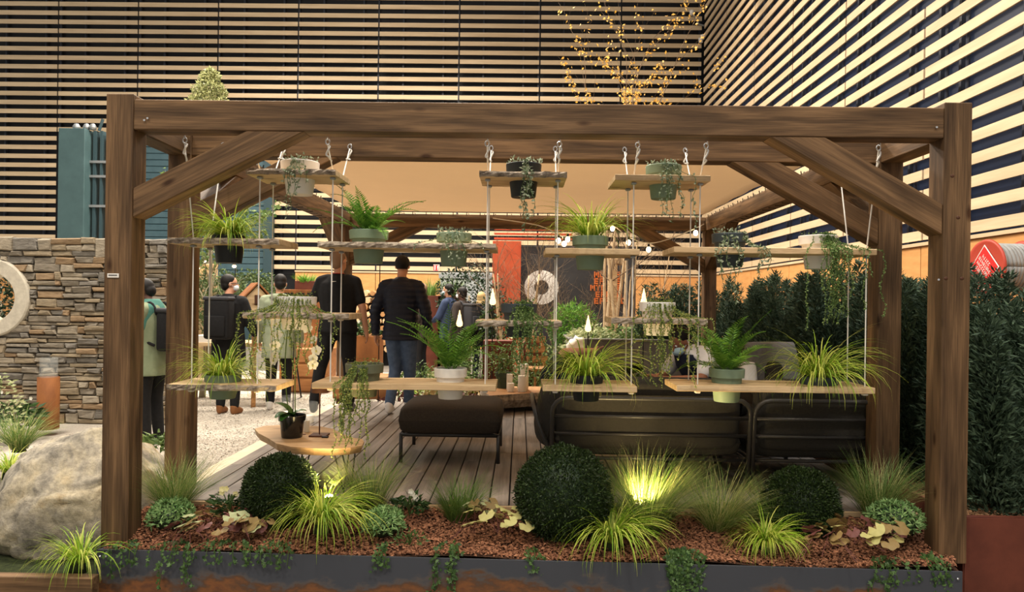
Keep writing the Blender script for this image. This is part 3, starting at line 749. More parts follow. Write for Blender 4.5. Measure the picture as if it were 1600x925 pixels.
for c, X in enumerate(ROPX):
    zb_ = SHELF[colshelves[c][-1]][0].z - .05; first = SHELF[colshelves[c][0]][0].z
    for fr in (True, False):
        y = RF if fr else RR_
        hk = Vector((X + .0, FA + PS * .475 + .018 if fr else FB - PS * .475 - .02, ZB0 + (.012 if fr else .10)))
        t = thing('suspension_rope', ('front' if fr else 'rear') + ' white rope holding the ' + coldesc[c], 'rope', hk, group='ropes of the hanging shelves')
        bend = Vector((X, y, first + .0)) - hk; end = Vector((X, y, zb_)) - hk
        MB().tube([(0, 0, -.05), bend, end], .0042, 5).build('cord', 'rope_white', t)
        k = MB().tube(smoothcurve([(0, 0, -.05), (.012, .004, -.06), (.004, -.006, -.085), (-.008, .0, -.11), (.003, .003, -.12), tuple(bend.normalized() * .16)], 3), .0055, 5); k.build('cord_knot', 'rope_white', t)
        ring = [(.012 * math.cos(a), 0, -.035 + .016 * math.sin(a)) for a in [2 * PI * i / 12 for i in range(13)]]
        ring += [(0, (.03 if not fr else -.02), -.004)]
        MB().tube(ring, .004, 6).build('screw_eye', 'chrome', t)
        for s_ in colshelves[c]:
            zz = SHELF[s_][0].z - .045 - hk.z
            MB().rbox((X - hk.x, y - hk.y, zz), (.032, .032, .014), .004, seg=1).build('cord_clamp', 'galvanised' if s_ < 8 else 'rope_white', t)

# ------------------------------------------------------------------ pots and their plants
def pot_profile(rt, rb, h, rim):
    return [(rb * .96, 0), (rb, .004), (rb + (rt - rb) * .55, h - rim - .002), (rt, h - rim), (rt * 1.03, h - .004), (rt, h), (rt * .93, h - .004), (rt * .9, h - .025)]
POTS = {}
def pot(t, mat, rt=.107, rb=.076, h=.205, rim=.055, z0=0.0, n=28, soil=True):
    MB().lathe(pot_profile(rt, rb, h, rim), (0, 0, z0), n).build('pot', mat, t, True).modifiers.new('edge', 'EDGE_SPLIT').split_angle = .6
    if soil: MB().lathe([(rt * .3, h - .012), (rt * .91, h - .022), (rt * .5, h - .03)], (0, 0, z0), 16).build('potting_soil', 'pot_soil', t, True)
def stuff(o): o['kind'] = 'stuff'; return o
def carex(t, z, rng, n=260, L=.30, w=.0075, lean=.75, droop=2.0, mats=('carex_green', 'carex_yellow'), base=.05, bias=(0, 0)):
    mb = MB(); mb.open = True; blades(mb, n, base, L, w, lean, droop, rng, (0, 0, z), 7, len(mats), bias)
    return stuff(mb.build('foliage', list(mats), t))
def frond(mb, base, az, L, lean, droop, rng, wmax=.07, pairs=24):
    t = np.linspace(0, 1, pairs + 1); th = lean + droop * t ** 1.4; ds = L / pairs
    C = np.cumsum(np.stack([np.cos(az) * np.sin(th) * ds, np.sin(az) * np.sin(th) * ds, np.cos(th) * ds], 1), 0) + np.array(base)
    T = np.stack([np.cos(az) * np.sin(th), np.sin(az) * np.sin(th), np.cos(th)], 1); S = np.array([-np.sin(az), np.cos(az), 0.0]); U = np.cross(S, T)
    Pn = []; D = []; Ln = []
    for i in range(2, pairs + 1):
        l_ = wmax * math.sin(PI * min(1, (i / pairs) * .75 + .18)) ** .8 * (1 - (i / pairs) ** 4) + .004
        for s_ in (-1, 1):
            Pn.append(C[i]); D.append(S * s_ + T[i] * .55 - U[i] * .12 + rng.normal(0, .06, 3)); Ln.append(l_)
    Pn = np.array(Pn); D = nrm(np.array(D)); Ln = np.array(Ln); n = len(Pn); W = Ln * .16 + .003
    Tt = np.repeat(T[2:], 2, 0); side = nrm(Tt)
    V = np.stack([Pn, Pn + D * Ln[:, None] * .4 + side * W[:, None] * .6, Pn + D * Ln[:, None], Pn + D * Ln[:, None] * .4 - side * W[:, None] * .6], 1).reshape(-1, 3)
    mb.np(V, np.arange(4 * n).reshape(n, 4)); mb.tube(C[::3].tolist(), .0018, 3, caps=False)
def fern(t, z, rng, nf=20, L=.27, wmax=.060, bias=None):
    mb = MB(); mb.open = True
    for i in range(nf):
        az = 2 * PI * i / nf + rng.uniform(-.3, .3); 
        frond(mb, (0.02 * math.cos(az), .02 * math.sin(az), z), az, L * rng.uniform(.7, 1.3), rng.uniform(.1, 1.2), rng.uniform(.5, 1.4), rng, wmax)
    return stuff(mb.build('fronds', 'fern_leaf', t))
def trail(t, z, rng, n=30, sd=.5, drop=.35, rim=.1, leaf=.014, mat='trail_leaf', side=-PI / 2, dens=.012, top=60, spread=.02, pearl=False, up=.085, edge=.19):
    "stems tumbling over the rim, across the shelf and down past its front edge, leaves in pairs"
    mb = MB(); mb.open = True; PP = []; DD = []; st = MB(); st.open = True
    for i in range(n):
        a = rng.normal(side, sd); ph = rng.uniform(0, 6); L = drop * rng.uniform(.3, 1.05); amp = rng.uniform(.005, .02)
        if math.sin(a) < -.35: re_ = min(edge / -math.sin(a), .34) + rng.uniform(.0, .02)
        else: re_ = rim + rng.uniform(.03, .08); L = 0
        dirv = Vector((math.cos(a), math.sin(a), 0)); key = [dirv * rim * .5 + Vector((0, 0, z - .01)), dirv * rim * .9 + Vector((0, 0, z + rng.uniform(.004, .02))), dirv * (rim + .018) + Vector((0, 0, z - up * .45)), dirv * (rim * .35 + re_ * .65) + Vector((0, 0, z - up + .012)), dirv * re_ + Vector((0, 0, z - up - .004))]
        xs = key[-1].copy(); m = int(L / .04)
        for k in range(m): key.append(xs + Vector((amp * math.sin(k * 1.1 + ph) + rng.normal(0, .004), -.006 - amp * .5 * math.sin(k * .9 + ph), -.04 * (k + 1))))
        pts = smoothcurve(key, 4); acc = 0
        for p, q in zip(pts[:-1], pts[1:]):
            acc += (q - p).length
            while acc > dens:
                acc -= dens
                for _ in (0, 1):
                    d_ = rng.normal(0, 1, 3); d_[2] -= .4; PP.append(tuple(p + (q - p) * rng.uniform(0, 1))); DD.append(d_)
        st.tube(pts[::2] + [pts[-1]], .0016, 3, caps=False)
    for i in range(top):
        a = rng.uniform(0, 2 * PI); r_ = rim * math.sqrt(rng.uniform(0, 1)); PP.append((r_ * math.cos(a), r_ * math.sin(a), z + rng.uniform(-.01, .035))); DD.append(rng.normal(0, 1, 3) + np.array([0, 0, .6]))
    PP = np.array(PP); DD = np.array(DD); leafquads(mb, PP, DD, leaf * rng.uniform(.7, 1.3, len(PP)), leaf * (.9 if pearl else .62), rng, 0, .15)
    stuff(mb.build('trailing_leaves', mat, t)); stuff(st.build('stems', 'stem_green', t))
SC = (SF + SR) / 2
def potted(key, px, kind, name, label, potmat, rt=.107, rb=.076, h=.205, up=.085, seed=1, dy=0, **kw):
    c, L, th, _ = SHELF[key]; p = P(px, 472, SC + dy)
    zt = c.z + up; t = thing(name, label, 'plant', (p.x, SC + dy, zt - h)); rng = np.random.default_rng(seed)
    pot(t, potmat, rt, rb, h)
    z = h - .02
    if kind == 'carex': carex(t, z, rng, **kw)
    elif kind == 'fern': fern(t, z, rng, **kw)
    else: trail(t, h - .004, rng, rim=rt, up=up, **kw)
    return t
FRONT = -PI / 2
potted(1, 466, 'trail', 'trailing_plant', 'white pot with sparse heart-leaf trailers on the topmost left shelf', 'pot_white', rt=.115, rb=.08, up=.075, seed=1, sd=.32, n=7, drop=.30, mat='trail_grey', dens=.03, top=50, leaf=.022, side=FRONT)
potted(2, 815.5, 'trail', 'trailing_plant', 'black pot with silvery sparse trailers on the topmost middle shelf', 'pot_black', up=.075, seed=2, sd=.32, n=6, drop=.40, mat='trail_grey', dens=.03, top=60, leaf=.024, side=FRONT)
potted(3, 1034, 'trail', 'trailing_plant', 'sage pot with silvery sparse trailers on the topmost right shelf', 'pot_green', up=.085, seed=3, sd=.32, n=8, drop=.36, mat='trail_grey', dens=.028, top=80, leaf=.022, side=FRONT)
potted(4, 357, 'carex', 'potted_sedge', 'black pot of bushy yellow-green sedge on the upper left shelf', 'pot_black', up=.03, h=.17, rt=.1, seed=4, n=320, L=.37)
potted(5, 575, 'fern', 'potted_fern', 'sage pot with an upright fern on the long upper shelf', 'pot_green', rt=.118, rb=.085, up=.085, seed=5, nf=18, L=.33)
potted(5, 708, 'trail', 'trailing_plant', 'sage pot with tiny pale trailers at right end of the long upper shelf', 'pot_green', up=.075, seed=6, sd=.32, n=8, drop=.16, mat='trail_grey', dens=.022, top=70, leaf=.02, side=FRONT)
potted(6, 921, 'carex', 'potted_sedge', 'sage pot of arching yellow sedge on the centre right shelf', 'pot_green', rt=.11, rb=.08, up=.085, seed=7, n=150, L=.44, lean=.6, droop=2.0, w=.009)
potted(7, 1139, 'trail', 'trailing_plant', 'slate-grey pot with thin silvery trailers on the long upper right shelf', 'pot_slate', up=.095, seed=8, sd=.32, n=9, drop=.34, mat='trail_grey', dens=.022, top=60, leaf=.022, side=FRONT)
potted(7, 1277, 'trail', 'trailing_plant', 'white pot with a dense pale green curtain of trailers at upper right', 'pot_white', rt=.112, up=.09, seed=9, n=30, sd=.28, drop=.47, mat='trail_leaf', dens=.010, leaf=.011, side=FRONT + .3, pearl=True)
potted(8, 464, 'trail', 'trailing_plant', 'white pot with leafy trailers tinted yellow-green as if lit on the eye-level left shelf', 'pot_white', rt=.118, rb=.085, up=.10, seed=10, n=30, sd=.75, drop=.40, mat='trail_leaf_lit', dens=.012, leaf=.012, side=FRONT, pearl=True)
potted(9, 811, 'trail', 'trailing_plant', 'dark pot with thick green trailing stems on the eye-level middle shelf', 'pot_slate', rt=.11, up=.10, seed=11, n=28, sd=.28, drop=.34, mat='trail_leaf', dens=.010, leaf=.012, side=FRONT + .35, pearl=True)
potted(10, 1027, 'trail', 'trailing_plant', 'white pot with long bead-like trailers on the eye-level right shelf', 'pot_white', rt=.108, rb=.078, up=.095, seed=12, n=26, sd=.42, drop=.42, mat='trail_leaf_lit', dens=.011, leaf=.0115, side=FRONT + .22, pearl=True)
potted(11, 350, 'carex', 'potted_sedge', 'sage pot of wispy spreading sedge on the lowest left shelf', 'pot_green', up=.045, h=.15, seed=13, n=260, L=.40, lean=.8, droop=1.9)
potted(12, 571, 'trail', 'trailing_plant', 'olive pot with long trailers tinted pale yellow as if lit on the lowest long shelf', 'pot_olive', rt=.115, up=.105, seed=14, n=26, sd=.26, drop=.46, mat='trail_leaf_lit', dens=.010, leaf=.012, side=FRONT - .12, pearl=True)
potted(12, 705.5, 'fern', 'potted_fern', 'white pot with a tall lacy fern on the lowest long shelf', 'pot_white', rt=.1, rb=.074, h=.19, up=.085, seed=15, nf=22, L=.40)
potted(13, 918, 'carex', 'potted_sedge', 'dark pot of big drooping sedge on the shelf behind the sofa', 'pot_black', rt=.1, h=.16, up=.05, seed=16, n=280, L=.46, lean=.7, droop=2.1)
potted(14, 1137, 'fern', 'potted_fern', 'sage pot with a spreading fern on the lowest right shelf', 'pot_green', rt=.105, up=.09, seed=17, nf=22, L=.40)
potted(14, 1281, 'carex', 'potted_sedge', 'wide drooping yellow-green sedge at right end of the lowest right shelf', 'pot_slate', rt=.11, h=.1, up=.05, seed=18, n=300, L=.48, lean=.75, droop=2.0)

# ------------------------------------------------------------------ ottoman
of = G(626, 722); ob = of.y; ow = P(778, 722, ob).x - of.x
t = thing('ottoman', 'dark brown upholstered ottoman on slim metal legs on the deck', 'ottoman', (of.x + ow / 2, ob, 0))
zf = P(700, 680, ob).z; ztop = zf + .20; od = .72
for sx in (-1, 1):
    for yy in (0, od):
        MB().tube([(sx * ow / 2, yy, 0), (sx * ow / 2, yy, zf)], .015, 10).build('leg', 'dark_frame', t, True)
fm = MB()
for sx in (-1, 1): fm.tube([(sx * ow / 2, 0, zf), (sx * ow / 2, od, zf)], .015, 10)
for yy in (0, od): fm.tube([(-ow / 2, yy, zf), (ow / 2, yy, zf)], .015, 10)
fm.build('frame', 'dark_frame', t, True)
def pillow(w_, d_, h_, p=3.0, n=16, sag=.0):
    mb = MB(); V = []; F = []
    for s_ in (1, -1):
        for j in range(n + 1):
            for i in range(n + 1):
                u, v_ = -1 + 2 * i / n, -1 + 2 * j / n; uu = math.copysign(1 - (1 - abs(u)) ** 1.6, u); vv = math.copysign(1 - (1 - abs(v_)) ** 1.6, v_)
                e = max(0, (1 - abs(uu) ** p) * (1 - abs(vv) ** p)) ** (.38 if p < 6 else .26)
                V.append((uu * w_ / 2 * (1 - .03 * abs(vv) ** 4), vv * d_ / 2 * (1 - .03 * abs(uu) ** 4), s_ * h_ / 2 * e))
    k = (n + 1) ** 2
    F = [(j * (n + 1) + i, j * (n + 1) + i + 1, (j + 1) * (n + 1) + i + 1, (j + 1) * (n + 1) + i) for j in range(n) for i in range(n)]
    mb.add(V, F + [tuple(k + x for x in f[::-1]) for f in F]); return mb
o = pillow(ow + .06, od + .1, .235, 9).build('cushion', 'ottoman_fabric', t, True, (0, od / 2, zf + .115))
for yy in (.2, .5): MB().box((0, yy, zf - .01), (ow, .04, .012)).build('strap', 'black_metal', t)

# ------------------------------------------------------------------ sofa modules seen from behind
def tube_obj(name, pts, r, mat, t, n=10): return MB().tube(pts, r, n).build(name, mat, t, True)
def sofa_module(label, xa, xb, y0, depth, zt, arm_left=False):
    t = thing('sofa_module', label, 'sofa', ((xa + xb) / 2, y0, 0)); W = xb - xa; h = W / 2; r = .016
    rake = .10                                    # the back leans towards the viewer
    def bk(x, z): return (x, -rake * (z - .3) / .4 if z > .3 else 0, z)
    cr = .10
    loop = [bk(-h, 0.0), bk(-h, zt - cr)] + [bk(-h + cr * (1 - math.cos(a)), zt - cr + cr * math.sin(a)) for a in (.35, .75, 1.15, PI / 2)]
    loop += [bk(h - cr * (1 - math.cos(a)), zt - cr + cr * math.sin(a)) for a in (PI / 2, 1.15, .75, .35)] + [bk(h, zt - cr), bk(h, 0.0)]
    tube_obj('back_frame', loop, r, 'dark_frame', t)
    for z in (zt - .13, zt - .255, .20): tube_obj('back_rail', [bk(-h, z), bk(h, z)], r * .8, 'dark_frame', t)
    for sx in (-1, 1):
        tube_obj('leg', [(sx * (h - .01), depth, 0), (sx * (h - .01), depth, .2)], r, 'dark_frame', t)
        tube_obj('seat_rail', [(sx * (h - .01), 0, .2), (sx * (h - .01), depth, .2)], r, 'dark_frame', t)
    tube_obj('front_rail', [(-h, depth, .2), (h, depth, .2)], r, 'dark_frame', t)
    pillow(W - .03, depth - .02, .22, 10).build('seat_cushion', 'sofa_fabric', t, True, (0, depth / 2 + .02, .31))
    o = pillow(W - .06, .50, .22, 7).build('back_cushion', 'sofa_fabric', t, True, (0, .09, .505)); o.rotation_euler = (PI / 2 + .12, 0, 0)
    if arm_left:
        ax = -h - .02
        pts = [(ax + .02, .05, .2), (ax - .07, .06, .42), (ax - .10, .12, .52), (ax - .11, .3, .56), (ax - .11, depth - .15, .55), (ax - .09, depth - .04, .48), (ax, depth, .2)]
        tube_obj('arm_frame', smoothcurve(pts, 4), r, 'dark_frame', t)
        o = pillow(.42, depth - .05, .19, 4).build('arm_cushion', 'sofa_fabric', t, True, (ax + .02, depth / 2 + .05, .46)); o.rotation_euler = (0, PI / 2 + .2, 0)
    return t
SY = 5.12
sx0, sx1 = P(862, 690, SY).x, P(1168, 690, SY).x
zt1 = P(1010, 624, SY - .1).z
sofa_module('charcoal sofa section with rounded tube back and left arm behind the lit grass', sx0, sx1, SY, .82, zt1, True)
sofa_module('charcoal sofa section beside the second right post, back towards the bed', sx1 + .03, sx1 + 1.0, SY, .82, zt1)
# the corner run of the sofa along the hedge
t = thing('sofa_module', 'sofa section along the yew hedge with grey scatter cushions above it', 'sofa', (2.05, 6.7, 0), PI / 2)
t.rotation_euler = (0, 0, PI / 2); t.location = (2.2, 6.85, 0)
h = .75
tube_obj('back_frame', [(-h, 0, 0), (-h, -.05, .6), (h, -.05, .6), (h, 0, 0)], .016, 'dark_frame', t)
for sx in (-1, 1): tube_obj('leg', [(sx * h, .8, 0), (sx * h, .8, .2)], .016, 'dark_frame', t)
tube_obj('front_rail', [(-h, .8, .2), (h, .8, .2)], .016, 'dark_frame', t)
pillow(1.48, .8, .22, 6).build('seat_cushion', 'sofa_fabric', t, True, (0, .4, .31))
o = pillow(1.45, .5, .2, 5).build('back_cushion', 'sofa_fabric', t, True, (0, .08, .56)); o.rotation_euler = (PI / 2 + .12, 0, 0)
for (px, py, d_, w_, h_, rz, lb, mt) in ((1208, 575, 6.35, .50, .46, .3, 'large grey scatter cushion leaning on the corner sofa', 'cushion_fabric'), (1172, 572, 6.9, .42, .40, -.2, 'smaller dark grey cushion left of the large scatter cushion', 'ottoman_fabric'),
                                         (1168, 588, 6.2, .14, .24, .1, 'narrow white cushion edge behind the sage fern pot', 'pot_white')):
    p = P(px, py, d_); o = pillow(w_, h_, .16, 3).build('scatter_cushion', mt, None, True, p, (PI / 2 - .25, 0, rz)); tag(o, lb, 'cushion')

# ------------------------------------------------------------------ slab coffee table with its things
TZ = .30
top = [(398, 670), (412, 665.5), (436, 664), (470, 664.5), (500, 666), (520, 670), (536, 678), (552, 684), (566, 686), (569, 690), (566, 696), (548, 699.5), (520, 701), (490, 700.5), (455, 698), (432, 693), (418, 684), (404, 677)]
tp = [G(x, y, TZ) for x, y in top]; tc_ = Vector((sum(p.x for p in tp) / len(tp), sum(p.y for p in tp) / len(tp), 0))
tt = thing('slab_table', 'low live-edge wooden slab table on black hairpin legs', 'table', tc_)
tb = MB(); n = len(tp); ctr = Vector((0, 0, 0))
o_ = [p - tc_ for p in tp]
V = [(p.x, p.y, TZ) for p in o_] + [(p.x * 1.0, p.y * 1.0, TZ - .012) for p in o_] + [(p.x * .96, p.y * .95, TZ - .05) for p in o_]
tb.add(V, [tuple(range(n)), tuple(range(3 * n - 1, 2 * n - 1, -1))] + [(k * n + i, (k + 1) * n + i, (k + 1) * n + (i + 1) % n, k * n + (i + 1) % n) for k in range(2) for i in range(n)])
tb.build('table_top', 'table_wood', tt)
for px, py in ((437, 672), (462, 668 + 14), (478, 668), (540, 692), (552, 690)):
    q = G(px, py + 8, TZ) - tc_; a = math.atan2(q.y, q.x); s_ = Vector((-math.sin(a), math.cos(a), 0)) * .05; out = Vector((math.cos(a), math.sin(a), 0)) * .03
    q.z = 0
    MB().tube([q * .9 + s_ + Vector((0, 0, TZ - .05)), q * .9 + out + Vector((0, 0, .006)), q * .9 + out * 1.1 + Vector((0, 0, .006)), q * .9 - s_ + Vector((0, 0, TZ - .05))], .005, 6).build('hairpin_leg', 'black_metal', tt)
# orchid
op = G(456, 683, TZ)
t = thing('potted_orchid', 'white-flowered orchid in a glossy black pot on the slab table', 'plant', (op.x, op.y, TZ))
M('gloss_black', (26, 27, 28), .2, spec=.6)
pot(t, 'gloss_black', .083, .064, .142, .036); t.scale = (1.12, 1.12, 1.12)
def bigleaf(name, parent, base, az, L, W, lean, droop, mat, n=8):
    mb = MB(); V = []; p = Vector(base)
    for i in range(n + 1):
        s_ = i / n; th = lean + droop * s_; 
        if i: p = p + Vector((math.cos(az) * math.sin(th), math.sin(az) * math.sin(th), math.cos(th))) * (L / n)
        w_ = W / 2 * math.sin(PI * min(.97, .08 + .92 * s_)) ** .6 + .002; sd = Vector((-math.sin(az), math.cos(az), 0)); up_ = Vector((-math.cos(az) * math.cos(th), -math.sin(az) * math.cos(th), math.sin(th)))
        V += [p - sd * w_ + up_ * w_ * .25, p, p + sd * w_ + up_ * w_ * .25]
    F = [(i * 3 + k, i * 3 + k + 1, (i + 1) * 3 + k + 1, (i + 1) * 3 + k) for i in range(n) for k in range(2)]
    mb.open = True; mb.add(V, F); o = mb.build(name, mat, parent, True); return o
for az, L, W, ln, dr in ((PI - .1, .15, .075, .3, 1.2), (PI + .9, .13, .07, .7, 1.5), (.4, .10, .06, .5, 1.3), (-1.9, .12, .06, .9, 1.4)):
    bigleaf('leaf', t, (0, 0, .13), az, L, W, ln, dr, 'orchid_leaf')
sa = smoothcurve([(-.02, 0, .13), (-.045, -.01, .40), (-.03, -.02, .66), (.01, -.03, .80), (-.05, -.05, .78), (-.09, -.07, .62), (-.08, -.07, .48)], 5); sb = smoothcurve([(.02, 0, .13), (.02, -.01, .38), (.05, -.02, .6), (.04, -.03, .74), (.10, -.05, .72), (.15, -.06, .56), (.14, -.06, .46)], 5)
for s_ in (sa, sb): MB().tube(s_, .0035, 6).build('flower_stem', 'stem_green', t, True)
MB().tube([(0.0, .02, .1), (.0, .01, .6)], .003, 5).build('support_stick', 'black_metal', t)
rr = random.Random(3)
def orchid_flower(p, az, s=.032):
    f = MB(); f.open = True
    for k in range(5):
        a = PI / 2 + 2 * PI * k / 5; w_ = s * (.55 if k in (1, 4) else .36); L = s
        d_ = Vector((math.cos(a), -.15, math.sin(a))); e = Vector((-math.sin(a), 0, math.cos(a)))
        f.add([Vector((0, 0, 0)), d_ * L * .35 + e * w_ * .8, d_ * L * .7 + e * w_, d_ * L, d_ * L * .7 - e * w_, d_ * L * .35 - e * w_ * .8], [(0, 1, 2, 3, 4, 5)])
    o = f.build('flower', 'petal_white', t, loc=p, rot=(rr.uniform(-.5, .3), 0, az))
    MB().ell((0, -.006, -.004), (.006, .006, .008)).build('flower_lip', 'heuchera_lime', o, True)
for s_, idx in ((sa, (18, 20, 22, 24, 26, 28, 29)), (sb, (19, 21, 23, 25, 27, 29))):
    for k, i in enumerate(idx): p = s_[min(i, len(s_) - 1)]; orchid_flower(p + Vector((rr.uniform(-.02, .02), -.015, -.01)), rr.uniform(-.6, .6), rr.uniform(.030, .040))
# candles, lamp and lighter on the table
def candle(loc, r, h, label, group=None):
    t = thing('pillar_candle', label, 'candle', loc)
    MB().lathe([(r * .97, 0), (r, .004), (r, h - .004), (r * .93, h), (r * .6, h - .004), (.001, h - .006)], n=18).build('wax', 'candle_wax', t, True)
    MB().tube([(0, 0, h - .008), (.002, 0, h + .014)], .0015, 4).build('wick', 'rope_black', t)
candle(G(479, 675, TZ), .021, .085, 'short cream pillar candle beside the orchid pot on the slab table')
lp = G(499, 681, TZ)
t = thing('table_lamp', 'brown cordless lamp with a thin stem and drum shade on the slab table', 'lamp', lp)
MB().rbox((0, 0, .006), (.12, .12, .012), .002).build('base', 'lamp_brown', t)
MB().tube([(0, 0, .01), (0, 0, .34)], .005, 8).build('stem', 'lamp_brown', t)
MB().lathe([(.062, .31), (.062, .37), (.058, .37), (.058, .312)], n=24, caps=False).build('shade', 'lamp_brown', t, True)
MB().lathe([(.02, .318), (.03, .326), (.02, .334)], n=12).build('bulb', 'bulb_glow', t, True)
for (px, py, lb, s_, mt) in ((508, 684, 'small black object lying on the slab table beside the lamp base', (.045, .03, .012), 'black_metal'), (475, 679, 'tiny dark red leaf lying on the slab table', (.025, .02, .004), 'heuchera_plum')):
    o = MB().rbox((0, 0, s_[2] / 2), s_, min(s_) * .3).build('table_trinket', mt, None, True, G(px, py, TZ)); tag(o, lb, 'trinket')

# ------------------------------------------------------------------ log bench with candles and a pot
LZ = .15
lb0 = G(752, 610, .2); LZ = .22
bp = [(752, 606), (765, 603), (850, 604), (900, 606), (900, 614), (850, 613), (800, 616), (765, 618), (756, 612)]
bc = G(810, 610, LZ); t = thing('log_bench', 'thick bark-edged log slab bench in front of the rear bed', 'bench', (bc.x, bc.y, 0))
q = [G(x, y, LZ) - bc for x, y in bp]; n = len(q); mb = MB()
V = [(p.x, p.y, LZ) for p in q] + [(p.x * 1.04, p.y * 1.04, LZ - .07) for p in q] + [(p.x * .9, p.y * .85, LZ - .16) for p in q]
mb.add(V[:n], [tuple(range(n))]); mb.build('slab_top', 'log_wood', t)
mb = MB(); mb.add(V, [tuple(range(3 * n - 1, 2 * n - 1, -1))] + [(k * n + i, (k + 1) * n + i, (k + 1) * n + (i + 1) % n, k * n + (i + 1) % n) for k in range(2) for i in range(n)]); mb.build('bark_side', 'bark', t)
for dx in (-.35, .25): MB().tube([(dx, 0, 0), (dx, 0, LZ - .1)], .02, 8).build('leg', 'black_metal', t)
for px, py, r, h, lb in ((796, 609, .036, .19, 'short rear white pillar candle on the log bench'), (798, 612, .040, .10, 'lowest white pillar candle at front of the log bench'), (819, 609, .050, .31, 'tallest white pillar candle on the log bench'), (816, 612, .052, .19, 'mid-height white pillar candle in front of the tallest one')):
    candle(G(px, py, LZ), r, h, lb)
gp = G(787, 606, LZ); t = thing('potted_shrub', 'dark green pot with a pale leafy shrub on the log bench', 'plant', (gp.x, gp.y, LZ))
pot(t, 'pot_dark_green', .105, .085, .19, .05)
rng = np.random.default_rng(40); n = 420; Pn = rng.normal(0, 1, (n, 3)) * np.array([.11, .1, .12]) + np.array([0, 0, .33]); mb = MB(); mb.open = True
leafquads(mb, Pn, rng.normal(0, 1, (n, 3)) + np.array([0, 0, .3]), .05, .026, rng, 0, .2); stuff(mb.build('foliage', 'shrub_leaf', t))
for k in range(6): MB().tube([(0, 0, .16), (R.uniform(-.06, .06), R.uniform(-.05, .05), .36)], .004, 4).build('stem', 'stem_green', t)

# ------------------------------------------------------------------ glow lamps on stakes and string lights
def glow_lamp(px, py, d_, label, zg=0.0):
    p = P(px, py, d_); t = thing('glow_lamp', label, 'lamp', (p.x, p.y, zg)); z = p.z - zg; s_ = d_ / 9.0 * .68
    MB().lathe([(.022 * s_, -.12 * s_), (.052 * s_, -.10 * s_), (.058 * s_, -.06 * s_), (.036 * s_, .02 * s_), (.028 * s_, .08 * s_), (.014 * s_, .12 * s_), (.008 * s_, .17 * s_), (.002, .175 * s_)], (0, 0, z), 14).build('glass_bottle', 'lamp_glow', t, True)
    MB().tube([(0, 0, 0), (0, 0, z - .115 * s_)], .010 * s_, 6).build('stake', 'black_metal', t)
glow_lamp(770, 466, 9.6, 'bottle-shaped glowing lamp on a stake left of the red column', -.06)
glow_lamp(919, 508, 9.6, 'bottle-shaped glowing lamp on a stake in front of the grey trough', -.06)
glow_lamp(1006, 466, 9.6, 'bottle-shaped glowing lamp on a stake left of the eye-level white pot', -.06)
glow_lamp(718, 500, 9.5, 'bottle-shaped glowing lamp showing behind the white potted fern', -.06)
wpts = [(770, 341), (840, 352), (876, 368), (882, 372), (915, 362), (956, 353), (981, 370), (1014, 380), (1050, 372), (1088, 356), (1100, 350)]
sl_t = thing('string_lights', 'thin cord of warm round bulbs strung below the rear beam', 'string lights', P(956, 353, 9.2))
o0 = P(956, 353, 9.2)
MB().tube(smoothcurve([P(x, y, 9.2) - o0 for x, y in wpts], 4), .006, 4).build('cord', 'rope_white', sl_t)
for x, y in ((872.5, 376), (881.5, 381), (957, 357), (982, 379), (1013.5, 390), (1087, 364), (887, 374)):
    p = P(x, y, 9.2) - o0; b_ = MB(); b_.ell(p, (.03, .03, .036), n=10, k=6); ob_ = b_.build('bulb', 'bulb_glow', sl_t, True)
    MB().lathe([(.014, .03), (.016, .07)], p, 8).build('bulb_socket', 'black_metal', ob_)
p = P(594, 393, 9.2); t = thing('bulb_stake', 'single small glowing bulb on a tall black stake between the two standing men', 'lamp', p)
MB().ell((0, 0, 0), (.03, .03, .034), n=10, k=6).build('glass', 'bulb_glow', t, True); MB().tube([(0, 0, -p.z), (0, 0, -.02)], .006, 5).build('stake', 'rope_black', t)
def hall_spot(name, loc, tgt, e, size, blend=.6, col=(1, .74, .34), r=.03):
    l = bpy.data.lights.new(name, 'SPOT'); l.energy = e; l.color = col; l.spot_size = size; l.spot_blend = blend; l.shadow_soft_size = r
    o = bpy.data.objects.new(name, l); COL.objects.link(o); o.location = loc; o.rotation_euler = (Vector(tgt) - Vector(loc)).to_track_quat('-Z', 'Y').to_euler(); return o
def garden_spot(px, py, d_, tgt, label, e):
    p = P(px, py, d_); t = thing('garden_spotlight', label, 'spotlight', (p.x, p.y, p.z - .09))
    tv = (Vector(tgt) - p).normalized(); q = tv.to_track_quat('Z', 'Y').to_matrix()
    MB().tube([(0, 0, -.05), (0, 0, .06)], .006, 6).build('spike', 'black_metal', t)
    MB().lathe([(.02, -.05), (.03, -.04), (.034, .03), (.030, .03), (.028, .012)], (0, 0, .09), 16, mat=q).build('housing', 'black_metal', t, True)
    MB().lathe([(.001, .012), (.028, .014), (.026, .034), (.016, .046), (.001, .050)], (0, 0, .09), 14, mat=q).build('lens', 'spot_glow', t, True)
    hall_spot('garden_spotlight_beam', p + tv * .07, tgt, e, 2.0)
garden_spot(515, 785, 4.42, (-1.3, 4.78, 1.2), 'lit garden spotlight beside the left clipped ball', 70)
garden_spot(993, 798, 4.38, (.95, 4.85, .5), 'lit garden spotlight at foot of the bright tall grass', 80)

